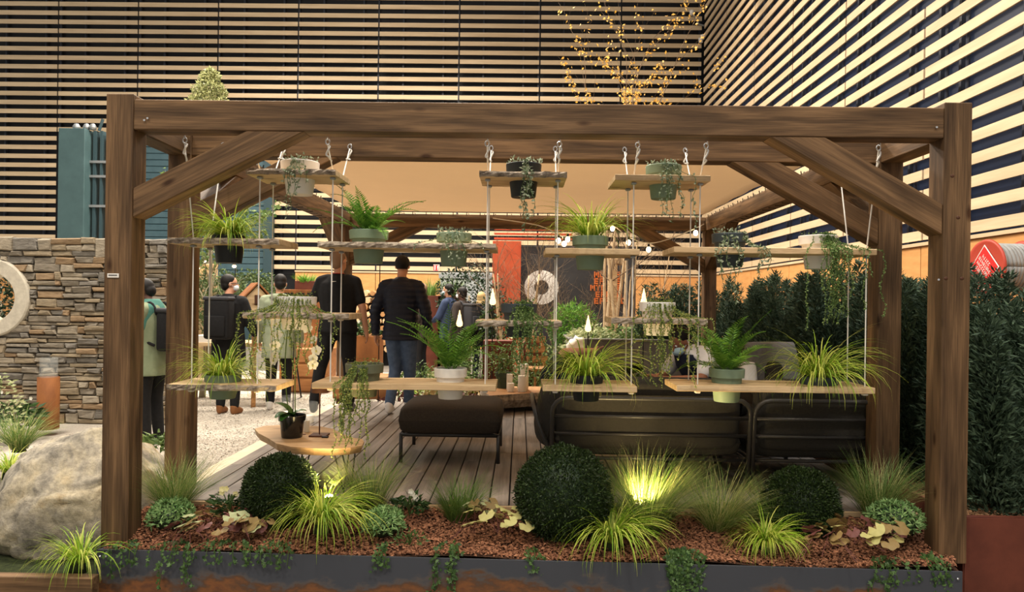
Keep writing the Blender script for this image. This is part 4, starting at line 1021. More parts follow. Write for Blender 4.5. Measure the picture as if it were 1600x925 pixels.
# ------------------------------------------------------------------ planting in the front bed
def tuft(px, py, d_, label, n=260, L=.32, w=.004, lean=.3, droop=.9, mats=('grass_green', 'grass_green', 'grass_straw'), bias=(0, 0), seed=1, base=.06, name='grass_tuft', z=None):
    p = P(px, py, d_); t = thing(name, label, 'grass', p); rng = np.random.default_rng(seed)
    mb = MB(); mb.open = True; blades(mb, int(n * 1.8), base, L, w * .8, lean, droop, rng, (0, 0, -.01), 7, len(mats), bias, twist=.5); stuff(mb.build('blades', list(mats), t)); 
    MB().lathe([(base * .9, -.03), (base * .7, .0), (base * .2, .02)], n=10).build('crown', 'moss', t, True); return t
tuft(272, 800, 4.5, 'loose green grass tuft at foot of the left posts', 460, .44, .0035, .5, .8, seed=21)
tuft(576, 806, 4.5, 'green grass tuft lit from the left beside the small spotlight', 420, .46, .0035, .4, .8, bias=(-.3, 0), seed=22)
tuft(716, 812, 4.5, 'short green grass tuft in front of the ottoman', 300, .34, .004, .5, .8, mats=('grass_green',), seed=23)
tuft(1008, 838, 4.4, 'tall bright yellow-lit grass right of the middle clipped ball', 800, .60, .0035, .45, .9, bias=(.15, 0), seed=24, base=.07)
tuft(1120, 830, 4.45, 'dull green grass leaning right behind the trailing ivy', 420, .46, .0035, .6, .8, mats=('grass_green', 'grass_straw'), bias=(.3, 0), seed=25)
tuft(1208, 832, 4.5, 'dark green grass leaning left against the right clipped ball', 380, .42, .0035, .6, .9, mats=('grass_green',), bias=(-.35, 0), seed=26)
tuft(1368, 812, 4.55, 'airy green grass tuft at foot of the second right post', 460, .48, .0035, .45, .8, seed=27)
tuft(30, 700, 6.0, 'wispy pale grass at the far left by the boulder', 260, .42, .005, .6, .9, seed=28, name='grass_tuft')
def sedge(px, py, d_, label, seed, n=300, L=.45, droop=2.2, bias=(0, -.3)):
    p = P(px, py, d_); t = thing('sedge_clump', label, 'grass', p); rng = np.random.default_rng(seed)
    carex(t, 0, rng, n, L, .0075, .55, droop, bias=bias, base=.04); MB().lathe([(.05, -.05), (.04, 0), (.01, .02)], n=10).build('crown', 'moss', t, True)
sedge(502, 818, 4.25, 'yellow-green sedge arching over the planter edge beside the lamp', 31)
sedge(956, 846, 4.2, 'yellow-green sedge spilling over the planter below the middle clipped ball', 32)
sedge(1196, 852, 4.2, 'yellow-green sedge spilling over the planter left of the amber leaves', 33, L=.30)
sedge(122, 880, 4.06, 'yellow sedge clump at the outer left corner of the planter', 34, n=150, L=.36, bias=(-.6, -.3))
sedge(14, 738, 5.6, 'yellow-green sedge at far left behind the boulder', 35, n=160, L=.30)
def fib(n):
    i = np.arange(n) + .5; ph = np.arccos(1 - 2 * i / n); th = PI * (1 + 5 ** .5) * i; return np.stack([np.cos(th) * np.sin(ph), np.sin(th) * np.sin(ph), np.cos(ph)], 1)
def ball(px, py, rp, d_, label, seed):
    p = P(px, py, d_); r = rp * d_ / FPX; t = thing('clipped_ball', label, 'shrub', (p.x, p.y, p.z - r)); rng = np.random.default_rng(seed); mb = MB(); mb.open = True
    n = 15000; D = fib(n) + rng.normal(0, .02, (n, 3)); D = nrm(D); rad = r * (1 + .025 * np.sin(D[:, 0] * 9 + seed) * np.sin(D[:, 2] * 8) + rng.normal(0, .03, n) - .03)
    Pn = D * rad[:, None] + np.array([0, 0, r]); leafquads(mb, Pn, D + rng.normal(0, .75, (n, 3)), .021 * rng.uniform(.7, 1.3, n), .010, rng, 0, .2)
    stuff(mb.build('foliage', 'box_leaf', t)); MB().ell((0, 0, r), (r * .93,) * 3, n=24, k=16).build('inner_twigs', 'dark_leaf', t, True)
    MB().tube([(0, 0, -.06), (0, 0, r)], .02, 8).build('stem', 'trunk_grey', t)
ball(438, 767, 56, 4.46, 'dark clipped round shrub at left in front of the slab table', 1)
ball(880, 771, 73, 4.36, 'largest dark clipped round shrub in the middle of the bed', 2)
ball(1251, 789, 56, 4.48, 'dark clipped round shrub at right in front of the black sofa', 3)
def mound(px, py, rp, d_, label, seed):
    p = P(px, py, d_); r = rp * d_ / FPX; t = thing('leafy_mound', label, 'plant', p); rng = np.random.default_rng(seed); mb = MB(); mb.open = True; PP = []; DD = []
    ro = fib(150); ro = ro[ro[:, 2] > -.25]
    for q in ro:
        c = q * np.array([r, r, r * .75]) * rng.uniform(.85, 1.05); az = rng.uniform(0, 6)
        for k in range(9):
            a = az + 2 * PI * k / 9; d_2 = np.array([math.cos(a), math.sin(a), 0]); d_2 = d_2 - q * d_2.dot(q); PP.append(c); DD.append(nrm(d_2) * .9 + q * rng.uniform(.3, .9))
    PP = np.array(PP); leafquads(mb, PP + np.array([0, 0, r * .3]), np.array(DD), .036 * rng.uniform(.8, 1.2, len(PP)), .011, rng, 0, .25)
    stuff(mb.build('foliage', 'hebe_leaf', t)); MB().ell((0, 0, r * .25), (r * .8, r * .8, r * .6)).build('inner_twigs', 'dark_leaf', t, True)
mound(598, 828, 31, 4.28, 'rosette-leaved green mound beside the left sedge', 1)
mound(266, 816, 33, 4.34, 'rosette-leaved green mound at foot of the left front post', 2)
mound(1397, 826, 40, 4.32, 'rosette-leaved green mound beside the right front post', 3)
def lobed(name, t, c, az, tilt, s, mat, seed, lobes=5):
    "one rounded, ruffled leaf"
    rg = random.Random(seed); mb = MB(); mb.open = True; V = [(0, 0, 0)]; n = lobes * 5; ph = rg.uniform(0, 6)
    for ring in (.55, 1.0):
        for i in range(n + 1):
            u = i / n; a = -2.65 + 5.3 * u; e = .90 + .12 * abs(math.cos(u * PI * lobes)) if ring == 1.0 else .95
            r_ = s * ring * e * (1 - .10 * abs(a) / 2.65); V.append((r_ * math.cos(a), r_ * math.sin(a), s * ((.10 if ring < 1 else -.02) + (.07 * math.sin(u * 2 * PI * lobes + ph) if ring == 1.0 else 0))))
    mb.add(V, [(0, i + 1, i + 2) for i in range(n)] + [(1 + i, n + 2 + i, n + 3 + i, 2 + i) for i in range(n)]); o = mb.build(name, mat, t, True, c, (rg.uniform(.1, .7), tilt * .55, az)); return o
def heuchera(px, py, d_, label, mats, nl, seed, spread=.13, s=.045):
    p = P(px, py, d_); t = thing('coral_bells', label, 'plant', p); rg = random.Random(seed)
    for k in range(nl):
        a = rg.uniform(0, 2 * PI); r_ = spread * math.sqrt(rg.uniform(.05, 1)); c = (r_ * math.cos(a) * 1.3, r_ * math.sin(a) * .7, rg.uniform(.05, .12))
        o = lobed('leaf', t, c, a + rg.uniform(-.5, .5), rg.uniform(.2, .95), s * rg.uniform(.75, 1.2), rg.choice(mats), rg.random())
        MB().tube([(0, 0, 0), o.matrix_local.to_3x3().inverted() @ (Vector((c[0] * .2, c[1] * .2, 0)) - Vector(c))], .002, 4).build('leaf_stalk', 'heuchera_plum', o)
heuchera(338, 836, 4.22, 'amber and olive scalloped leaves right of the left mound', ['heuchera_amber', 'heuchera_amber', 'pale_leaf', 'heuchera_plum'], 28, 1, .20, .05)
heuchera(772, 832, 4.22, 'lime-yellow scalloped leaves left of the middle clipped ball', ['heuchera_lime'], 16, 2, .15, .045)
heuchera(748, 812, 4.42, 'darker olive scalloped leaves behind the lime-yellow ones', ['heuchera_amber', 'pale_leaf'], 9, 3, .1, .038)
heuchera(1340, 852, 4.15, 'amber, lime and plum scalloped leaves near the right front post', ['heuchera_amber', 'heuchera_lime', 'heuchera_plum', 'heuchera_amber'], 38, 4, .23, .05)
heuchera(398, 838, 4.2, 'few olive scalloped leaves at foot of the left clipped ball', ['heuchera_amber', 'pale_leaf'], 8, 5, .09, .038)
def leafy(px, py, d_, label, mat, n, r, hgt, L, seed, cat='plant', flowers=0, fm='petal_white', name='leafy_perennial', zg=None):
    p = P(px, py, d_); t = thing(name, label, cat, p if zg is None else (p.x, p.y, zg)); rng = np.random.default_rng(seed); mb = MB(); mb.open = True
    az = rng.uniform(0, 2 * PI, n); rr_ = r * np.sqrt(rng.uniform(0, 1, n)); z = rng.uniform(.05, 1, n) * hgt * (1 - .5 * (rr_ / r) ** 2)
    Pn = np.stack([rr_ * np.cos(az), rr_ * np.sin(az), z], 1); D = np.stack([np.cos(az), np.sin(az), rng.uniform(-.4, .7, n)], 1) + rng.normal(0, .3, (n, 3))
    leafquads(mb, Pn, D, L * rng.uniform(.7, 1.3, n), L * .45, rng, 0, .2); stuff(mb.build('foliage', mat, t))
    st = MB(); st.open = True
    for k in range(9): a = R.uniform(0, 6.3); q = r * .6 * R.random(); st.tube([(0, 0, -.02), (q * math.cos(a) * .5, q * math.sin(a) * .5, hgt * .5), (q * math.cos(a), q * math.sin(a), hgt * .85)], .003, 4, caps=False)
    stuff(st.build('stems', 'stem_green', t))
    for k in range(flowers):
        a = rng.uniform(0, 6.3); q = r * rng.uniform(.1, .9); c = (q * math.cos(a), q * math.sin(a) * .6 - .02, hgt * rng.uniform(.8, 1.25)); f = MB(); f.open = True
        for j in range(5):
            b2 = 2 * PI * j / 5; d2 = Vector((math.cos(b2), -.3, math.sin(b2))); e = Vector((-math.sin(b2), 0, math.cos(b2))); s_ = .02; f.add([(0, 0, 0), d2 * s_ * .6 + e * s_ * .45, d2 * s_, d2 * s_ * .6 - e * s_ * .45], [(0, 1, 2, 3)])
        f.build('flower', fm, t, loc=c)
    return t
leafy(358, 800, 4.42, 'dark-leaved hellebore with cream flowers left of the left clipped ball', 'hellebore_leaf', 150, .10, .12, .045, 1, flowers=5, fm='petal_cream')
leafy(640, 800, 4.5, 'low dark-leaved hellebore with pale buds beside the short grass', 'hellebore_leaf', 130, .09, .11, .05, 2, flowers=4, fm='petal_white')
leafy(640, 846, 4.15, 'low dark ivy-like plant below the rosette-leaved mound at left', 'ivy_leaf', 70, .1, .05, .03, 3)
# ivy along the planter edge
def ivy(px, py, d_, label, seed, n=5, down=.18, spread=.14, dens=1.0, s=.022):
    p = P(px, py, d_); t = thing('ivy', label, 'ivy', p); rg = random.Random(seed); mb = MB(); mb.open = True; st = MB(); st.open = True
    shp = [(0, -.25), (.45, -.55), (.5, -.1), (.95, 0), (.5, .1), (.45, .55), (0, .25)]
    for k in range(n):
        x = rg.uniform(-spread, spread); L = down * rg.triangular(.1, 1.3, .35); pts = [Vector((x * .5, .10, .02)), Vector((x * .8, .03, .03)), Vector((x, -.012, .012))]
        m_ = max(2, int(L / .03)); xx = x
        for j in range(m_): xx += rg.uniform(-.015, .015); pts.append(Vector((xx, -.02 - rg.uniform(0, .012), -.03 * (j + 1))))
        st.tube(pts, .0022, 4, caps=False)
        for q in smoothcurve(pts, 2):
            for _ in range(1 + int(dens * rg.random() * 2)):
                a = rg.uniform(0, 2 * PI); nv = Vector((rg.uniform(-.5, .5), -1, rg.uniform(-.2, .8))).normalized(); u = nv.cross(Vector((math.cos(a), 0.1, math.sin(a)))).normalized(); v_ = nv.cross(u); ss = s * rg.uniform(.6, 1.3); c = q + Vector((rg.uniform(-.02, .02), -rg.uniform(0, .02), rg.uniform(-.015, .015)))
                mb.add([c + u * (a_ * ss) + v_ * (b2 * ss) + nv * (-.1 * ss * abs(b2)) for a_, b2 in shp], [tuple(range(7))])
    stuff(mb.build('leaves', 'ivy_leaf', t)); stuff(st.build('vines', 'stem_green', t))
for a in ((196, 862, 4.06, 'ivy sprig at foot of the left front post', 1, 5, .14, .10), (262, 862, 4.06, 'ivy hanging over the planter below the left mound', 2, 6, .16, .12), (352, 860, 4.07, 'ivy creeping along the planter edge below the amber leaves', 3, 8, .06, .18),
          (424, 862, 4.06, 'short ivy below the left clipped ball', 4, 6, .06, .10), (594, 866, 4.06, 'small ivy sprig on the planter edge below the left mound', 5, 4, .10, .05), (700, 866, 4.06, 'ivy strand hanging down the planter left of the lime leaves', 6, 6, .22, .07),
          (832, 872, 4.06, 'few ivy leaves on the planter below the middle clipped ball', 7, 4, .10, .06), (1068, 876, 4.04, 'dense ivy cascade hanging down the planter right of the sedge', 8, 26, .24, .10), (1392, 888, 4.02, 'ivy hanging over the planter below the amber leaves at right', 9, 10, .16, .14), (1462, 884, 4.02, 'ivy sprig at foot of the right front post', 10, 8, .18, .06)):
    ivy(*a[:5], n=a[5], down=a[6], spread=a[7], dens=1.6 if a[5] > 20 else 1.0)

# ------------------------------------------------------------------ boulder, cylinder with glass
bo = P(118, 862, 4.62)
bm = bmesh.new(); bmesh.ops.create_icosphere(bm, subdivisions=5, radius=1)
from mathutils import noise as mnoise
for v in bm.verts:
    c = v.co.copy()
    for nvec, dd in (((.2, -.7, .68), .74), ((-.75, -.5, .45), .78), ((.75, -.62, .15), .74), ((-.1, .4, .9), .80), ((.1, -1, -.15), .80), ((-.95, .1, .2), .86), ((.75, .2, .62), .76), ((-.4, -.3, .86), .80), ((-.3, -.9, .25), .82)):
        nn_ = Vector(nvec).normalized(); e = c.dot(nn_) - dd
        if e > 0: c -= nn_ * e * .97
    rdg = 1 - abs(mnoise.noise(c * 2.3 + Vector((3, 1, 5)))); c += c.normalized() * (.05 * mnoise.fractal(c * 1.6, 1, 2, 4) + .018 * mnoise.fractal(c * 6, 1, 2, 3) - .05 * max(0, rdg - .90) / .10)
    if c.z < -.62: c.z = -.62
    v.co = c
mb = MB(); mb.bm(bm, (0, 0, 0), 0, Matrix.Rotation(-.06, 3, 'Y') @ Matrix.Diagonal((.64, .52, .485)))
o = mb.build('boulder', 'boulder_rock', None, True, (bo.x - .06, 4.85, -.34 + .29)); tag(o, 'big pale weathered boulder lying beside the left front post', 'boulder')
cy = P(75, 670, 7.5); ch = P(75, 589, 7.5).z - cy.z
t = thing('corten_column', 'rusty steel cylinder with a glass chimney before the stone wall', 'lantern', (cy.x, 7.5, cy.z))
MB().lathe([(.1, 0), (.102, .003), (.102, ch), (.09, ch), (.088, ch - .05)], n=28).build('steel_drum', 'corten', t, True)
GLASS('clear_glass', (225, 232, 230), .07)
MB().lathe([(.085, ch - .02), (.085, ch + .2), (.081, ch + .2), (.081, ch - .02)], n=28, caps=False).build('glass_chimney', 'clear_glass', t, True)
leafy(8, 668, 7.1, 'leafy dark plant with white flowers left of the rusty cylinder', 'hellebore_leaf', 220, .28, .28, .10, 8, flowers=7)
leafy(-6, 606, 6.8, 'pale variegated shrub at the very left edge', 'pale_leaf', 420, .22, .75, .05, 9, name='variegated_shrub', cat='shrub', zg=-.15)
leafy(255, 700, 6.3, 'low green leaves behind the boulder by the second left post', 'shrub_leaf', 120, .16, .14, .09, 10)
# ------------------------------------------------------------------ yew hedge
def yew_mesh(seed, h=1.6, r=.32, n=13000):
    rng = np.random.default_rng(seed); PP = []; DD = []; K = 16
    # upright leaders, each a tapering plume of short sprays
    for k in range(K):
        a = rng.uniform(0, 2 * PI); q = r * .80 * math.sqrt(rng.uniform(0, 1)); hh = h * rng.uniform(.70, 1.04) * (1 - .12 * q / r); m = n // K
        t_ = rng.uniform(0, 1, m) ** .85; zz = .01 + hh * t_; rad = r * .40 * (1 - t_ ** 3) + .010
        b = rng.uniform(0, 2 * PI, m); rr_ = rad * rng.uniform(.35, 1.1, m); cl = np.sin(zz * 34 + b * 3 + k) * .02
        x = q * math.cos(a) * (.9 + .25 * t_) + (rr_ + cl) * np.cos(b); y = q * math.sin(a) * (.9 + .25 * t_) + (rr_ + cl) * np.sin(b)
        PP.append(np.stack([x, y, zz], 1)); DD.append(np.stack([np.cos(b), np.sin(b), rng.uniform(.1, 1.6, m)], 1) + rng.normal(0, .35, (m, 3)))
    PP = np.concatenate(PP); DD = np.concatenate(DD); mb = MB(); mb.open = True
    leafquads(mb, PP, DD, .058 * rng.uniform(.6, 1.3, len(PP)), .015, rng, 0, .2)
    return mb.mesh('foliage', 'yew_leaf')
YM = [yew_mesh(60 + i) for i in range(4)]
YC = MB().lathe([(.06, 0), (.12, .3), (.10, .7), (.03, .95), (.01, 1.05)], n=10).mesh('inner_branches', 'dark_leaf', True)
def yew(x, y, z, s, label, v):
    t = thing('yew', label, 'shrub', (x, y, z), R.uniform(0, 6.28), 'yews of the hedge'); t.scale = (s * R.uniform(.95, 1.1), s * R.uniform(.95, 1.1), s)
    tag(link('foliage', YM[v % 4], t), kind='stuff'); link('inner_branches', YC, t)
    MB().tube([(0, 0, -.05), (0, 0, .5)], .025, 6).build('trunk', 'trunk_grey', t)
R.seed(21)
ORD = ['first', 'second', 'third', 'fourth', 'fifth', 'sixth', 'seventh', 'eighth', 'ninth', 'tenth', 'eleventh', 'twelfth', 'thirteenth', 'fourteenth', 'fifteenth', 'sixteenth']
yy = 4.50
for k in range(14):
    yew(3.0 + R.uniform(-.06, .06), yy, .03, R.uniform(.93, .99) if k < 4 else R.uniform(.99, 1.05), ORD[k] + ' yew of the inner hedge row counted from the right planter edge', k); yy += .43
yy = 4.42
for k in range(8):
    yew(3.5 + R.uniform(-.06, .06), yy, .03, R.uniform(.90, .97), ORD[k] + ' yew of the outer hedge row counted from the right planter edge', k + 1); yy += .5
for k in range(3): yew(4.05, 4.5 + k * .5, .03, R.uniform(.88, .94), ORD[k] + ' yew of the outermost group at the right picture edge', k)
for k in range(3): yew(2.55 - k * .32, 10.6 + R.uniform(-.05, .05), -.06, R.uniform(.98, 1.08), ORD[k] + ' yew of the rear row counted leftward from the rear right post', k + 2)

# ------------------------------------------------------------------ fire hose reel on the right wall
hp = PX(1541, 418, 5.35)
t = thing('hose_reel', 'red fire hose reel with grey hose mounted on the right wall', 'hose reel', hp)
Rot = Matrix.Rotation(PI / 2, 3, 'Y') @ Matrix.Identity(3)
RY = Matrix.Rotation(-PI / 2, 3, 'X')          # axis along Y
RZv = Matrix.Rotation(.55, 3, 'Z') @ RY
def axis(v): return (Matrix.Rotation(-PI / 2 + .06, 3, 'Z') @ RY) @ Vector(v)
q = Matrix.Rotation(-PI / 2 + .06, 3, 'Z') @ RY
MB().lathe([(.05, -.012), (.29, -.012), (.315, -.02), (.325, 0), (.315, .012), (.05, .012)], (0, 0, 0), 36, mat=q).build('front_flange', 'reel_red', t, True)
MB().lathe([(.05, -.012), (.29, -.012), (.315, 0), (.29, .012), (.05, .012)], axis((0, 0, .42)), 36, mat=q).build('rear_flange', 'reel_red', t, True)
for k in range(8):
    pts = [axis((.255 * math.cos(a) + .01 * math.sin(k), .255 * math.sin(a), .045 + .047 * k)) for a in [2 * PI * i / 28 for i in range(29)]]
    MB().tube(pts, .027, 8).build('hose_coil', 'hose_grey', t, True)
MB().tube([axis((0, 0, .42)), axis((0, 0, .9))], .05, 10).build('wall_bracket', 'reel_red', t)
def dia(s, z, mat, name): 
    v = [axis((s * .92, 0, z)), axis((0, s, z)), axis((-s * .92, 0, z)), axis((0, -s, z))]; v2 = [p + axis((0, 0, -.003)) for p in v]
    return MB().add(v + v2, [(0, 1, 2, 3), (4, 5, 6, 7)] + [(i, (i + 1) % 4, (i + 1) % 4 + 4, i + 4) for i in range(4)]).build(name, mat, t)
dia(.262, -.021, 'white_paint', 'sign_border'); dia(.245, -.025, 'sign_red', 'warning_sign')
lt = MB(); rr = random.Random(9)
d1 = (axis((.7, .72, 0)) - axis((0, 0, 0))).normalized(); d2 = (axis((-.7, .72, 0)) - axis((0, 0, 0))).normalized(); nz_ = axis((0, 0, -1)) - axis((0, 0, 0))
for row in range(4):
    wlen = (5, 8, 7, 4)[row]
    for k in range(wlen):
        u = -.125 + .034 * k + (8 - wlen) * .010; v_ = -.085 + .055 * row; hh = .040; c = d1 * u + d2 * v_ + nz_ * .031
        for (du, dv, su, sv) in rr.choice([((-.009, 0, .006, hh), (.009, 0, .006, hh), (0, .014, .02, .006)), ((-.009, 0, .006, hh), (0, .016, .02, .006), (0, -.016, .02, .006)), ((0, 0, .006, hh), (0, .016, .022, .006)), ((-.009, 0, .006, hh), (.004, 0, .014, .006), (.009, .008, .006, .02))]):
            cc = c + d1 * du + d2 * dv; lt.add([cc + d1 * (a * su / 2) + d2 * (b * sv / 2) for a, b in ((-1, -1), (1, -1), (1, 1), (-1, 1))], [(0, 1, 2, 3)])
lt.open = True; tag(lt.build('lettering', 'white_paint', t), kind='stuff')

# ------------------------------------------------------------------ trees
def branch(mb, p, d, L, r, depth, rg, tips, mi=0, up=.25, nseg=4, split=3, spread=.5, shrink=.68):
    pts = [p.copy()]; rad = [r]; dd = d.normalized()
    for k in range(nseg):
        dd = (dd + Vector((rg.gauss(0, .10), rg.gauss(0, .10), rg.gauss(0, .06) + up * .12))).normalized(); p = p + dd * (L / nseg); pts.append(p.copy()); rad.append(max(.0012, r * (1 - .55 * (k + 1) / nseg)))
        if depth > 0 and k >= 1 and rg.random() < .75:
            sd = (dd + Vector((rg.gauss(0, spread), rg.gauss(0, spread), rg.gauss(0, spread * .6)))).normalized()
            branch(mb, p, sd, L * shrink * rg.uniform(.6, 1), rad[-1] * .6, depth - 1, rg, tips, mi, up, nseg, split, spread, shrink)
    mb.tube(pts, rad, 5 if r > .012 else 3, mi, caps=False)
    tips.extend(pts[1:])
    if depth > 0:
        for k in range(split - 1):
            sd = (dd + Vector((rg.gauss(0, spread * .8), rg.gauss(0, spread * .8), rg.gauss(0, spread * .4)))).normalized(); branch(mb, p, sd, L * shrink, rad[-1] * .8, depth - 1, rg, tips, mi, up, nseg, split, spread, shrink)
def bare_tree(base, label, seed, stems, L, r, depth, leafmat=None, nleaf=0, leafs=.05, spread=.5, name='birch_tree', bark='birch_bark', leafz=0, shrink=.68, up=.25, tilt=.18, blen=.34):
    t = thing(name, label, 'tree', base); rg = random.Random(seed); tips = []; tr = MB(); tr.open = True; tw = MB(); tw.open = True
    for k in range(stems):
        a = 2 * PI * k / max(stems, 1) + rg.uniform(-.4, .4); d = Vector((math.cos(a) * tilt, math.sin(a) * tilt, 1)).normalized() if stems > 1 else Vector((.02, 0, 1))
        p = Vector((math.cos(a) * .16, math.sin(a) * .16, 0)) * (1 if stems > 1 else 0); pts = [p.copy()]; rad = [r]; n = 8
        for j in range(n):
            d = (d + Vector((rg.gauss(0, .04), rg.gauss(0, .04), .05))).normalized(); p = p + d * (L / n); pts.append(p.copy()); rad.append(r * (1 - .75 * (j + 1) / n))
            if j >= 2:
                for _ in range(2):
                    sd = (d * .6 + Vector((rg.gauss(0, .6), rg.gauss(0, .6), rg.uniform(.1, .7)))).normalized(); branch(tw, p, sd, L * blen * rg.uniform(.6, 1.1), rad[-1] * .42, depth, rg, tips, 0, up, 4, 2, spread, shrink)
        tr.tube(pts, rad, 8, 0); branch(tw, p, d, L * .3, rad[-1], depth, rg, tips, 0, up, 4, 2, spread, shrink)
    tr.build('trunk', bark, t, True); tag(tw.build('branches', 'twig_brown' if bark != 'trunk_grey' else bark, t), kind='stuff')
    if nleaf:
        rng = np.random.default_rng(seed); T = np.array([tuple(p) for p in tips if p.z > leafz]); i = rng.integers(0, len(T), nleaf); mb = MB(); mb.open = True
        leafquads(mb, T[i] + rng.normal(0, .03, (nleaf, 3)), rng.normal(0, 1, (nleaf, 3)) + np.array([0, 0, -.4]), leafs * rng.uniform(.7, 1.3, nleaf), leafs * .7, rng, 0, .2); tag(mb.build('leaves', leafmat, t), kind='stuff')
    return t
g = P(806, 560, 12.0); bare_tree((g.x, 12.0, 0), 'multi-stemmed bare birch in front of the red column', 4, 5, 1.75, .034, 2, spread=.55)
g = P(955, 560, 12.4); bare_tree((g.x, 12.4, 0), 'tall birch clump with golden leaves rising above the pergola beam', 8, 5, 4.35, .036, 2, 'gold_leaf', 1800, .055, .30, leafz=3.3, tilt=.035, shrink=.6, blen=.19)
g = P(985, 560, 11.6); bare_tree((g.x, 11.6, 0), 'slender bare birch clump right of the orange letters', 15, 3, 2.2, .026, 2, spread=.6, tilt=.22)
g = P(885, 520, 12.7); bare_tree((g.x, 12.7, .1), 'fine-twigged bare shrub in front of the charcoal panel', 19, 5, 1.3, .016, 2, spread=.7, name='bare_shrub', bark='twig_brown', tilt=.5)
g = P(322, 560, 10.5); bare_tree((g.x - .05, 10.5, -.15), 'young grey-trunked tree with small leaves behind the left posts', 23, 1, 2.35, .05, 2, 'shrub_leaf', 1300, .07, .6, name='young_tree', bark='trunk_grey', leafz=1.9)
# olive-like crown above the beam
g = P(328, 152, 17.0)
t = thing('olive_tree', 'pale olive-leaved tree top peeking above the left of the beam', 'tree', (g.x, 17.0, -.45)); H = g.z + .45 + .62
MB().tube([(0, 0, 0), (.05, 0, H * .5), (0, 0, H - .3)], [.08, .06, .02], 8).build('trunk', 'trunk_grey', t, True)
rng = np.random.default_rng(5); n = 2600; z = rng.uniform(0, 1, n); rad = (.50 * (1 - z) ** .7 + .10 * np.sin(z * 9) ** 2) * np.sqrt(rng.uniform(.1, 1, n)); a = rng.uniform(0, 2 * PI, n)
mb = MB(); mb.open = True; leafquads(mb, np.stack([rad * np.cos(a), rad * np.sin(a), H - .95 + .98 * z], 1), rng.normal(0, 1, (n, 3)), .085, .04, rng, 0, .2); tag(mb.build('foliage', 'olive_leaf', t), kind='stuff')

# ------------------------------------------------------------------ things behind the deck
def bx(name, label, cat, px0, py0, px1, py1, d_, dep, mat, zbot=None, part='panel'):
    a = P(px0, py0, d_); b = P(px1, py1, d_); z0 = b.z if zbot is None else zbot
    t = thing(name, label, cat, ((a.x + b.x) / 2, d_, z0)); MB().rbox((0, dep / 2, (a.z - z0) / 2), (b.x - a.x, dep, a.z - z0), .008).build(part, mat, t); return t, (b.x - a.x), a.z - z0
t, W, Hh = bx('display_wall', 'charcoal display panel with a pale ring and orange letters', 'panel', 791, 384, 992, 560, 14.5, .12, 'charcoal_wall', -.15)
o0 = t.location; rp_ = P(846, 449, 14.48) - o0; V = []; nn = 48
for i in range(nn):
    a = 2 * PI * i / nn
    for r_, y in ((.335, .03), (.335, -.02), (.142, -.02), (.142, .03)): V.append((rp_.x + r_ * math.cos(a), y, rp_.z + r_ * math.sin(a)))
MB().add(V, [(i * 4 + k, i * 4 + (k + 1) % 4, ((i + 1) % nn) * 4 + (k + 1) % 4, ((i + 1) % nn) * 4 + k) for i in range(nn) for k in range(4)]).build('ring_logo', 'white_paint', t)
# rows of block letters, too small in the photograph to be read
FONT = {'N': [(-.4, 0, .22, 1), (.4, 0, .22, 1), (0, .1, .3, .5)], 'O': [(-.36, 0, .26, 1), (.36, 0, .26, 1), (0, .38, .6, .24), (0, -.38, .6, .24)], 'E': [(-.36, 0, .26, 1), (.05, .38, .7, .24), (.05, 0, .6, .22), (.05, -.38, .7, .24)], 'R': [(-.36, 0, .26, 1), (.05, .38, .7, .24), (.34, .2, .24, .4), (.05, 0, .7, .2), (.3, -.3, .26, .45)], 'T': [(0, .38, 1, .24), (0, 0, .28, 1)], 'P': [(-.36, 0, .26, 1), (.05, .38, .7, .24), (.36, .2, .24, .5), (.05, 0, .7, .22)]}
for row, (x0, word) in enumerate([(928, 'NO NR'), (928, 'ER TE'), (922, 'NTO TR'), (930, 'EROTN'), (928, 'EPP RO')]):
    for k, ch in enumerate(word):
        if ch == ' ': continue
        c = P(x0 + 4.2 + 8.4 * k, 429 + row * 10.3, 14.46) - o0; mb = MB()
        for (dx, dz, sx, sz) in FONT[ch]: mb.box((c.x + dx * .088, -.015, c.z + dz * .115), (sx * .088, .04, sz * .115))
        mb.build('letter', 'letter_orange', t)
t, W, Hh = bx('red_column', 'rust-red painted column left of the charcoal panel', 'column', 770, 376, 812, 560, 14.0, .4, 'red_column', -.15)
for k in range(3): MB().box((.5, .2, Hh + .06 + .09 * k), (1.5, .06, .035)).build('red_slat', 'red_column', t)
t, W, Hh = bx('wooden_post', 'pale square wooden post with a bracket among the birches', 'post', 951, 404, 963, 560, 12.9, .12, 'shelf_wood', -.1, 'post_timber')
MB().rbox((.08, .06, Hh - .05), (.34, .10, .12), .01).build('bracket', 'shelf_wood', t)
# grey trough with birch underplanting
a = P(894, 530, 10.2); b = P(1105, 592, 10.2)
t = thing('grey_trough', 'long grey planting trough behind the sofa', 'planter', ((a.x + b.x) / 2, 10.2, -.06)); tw_ = b.x - a.x; th_ = a.z + .06
for (c, s_) in (((0, 0, th_ / 2), (tw_, .03, th_)), ((0, 1.2, th_ / 2), (tw_, .03, th_)), ((-tw_ / 2, .6, th_ / 2), (.03, 1.2, th_)), ((tw_ / 2, .6, th_ / 2), (.03, 1.2, th_))): MB().rbox(c, s_, .006).build('side', 'grey_trough', t)
for (c, s_) in (((0, .02, th_), (tw_ + .08, .12, .025)), ((-tw_ / 2, .6, th_), (.1, 1.3, .025)), ((0, 1.18, th_), (tw_ + .08, .1, .025))): MB().rbox(c, s_, .005).build('rim', 'grey_trough', t)
MB().box((0, .6, th_ - .1), (tw_ - .04, 1.15, .02)).build('earth', 'soil', t)
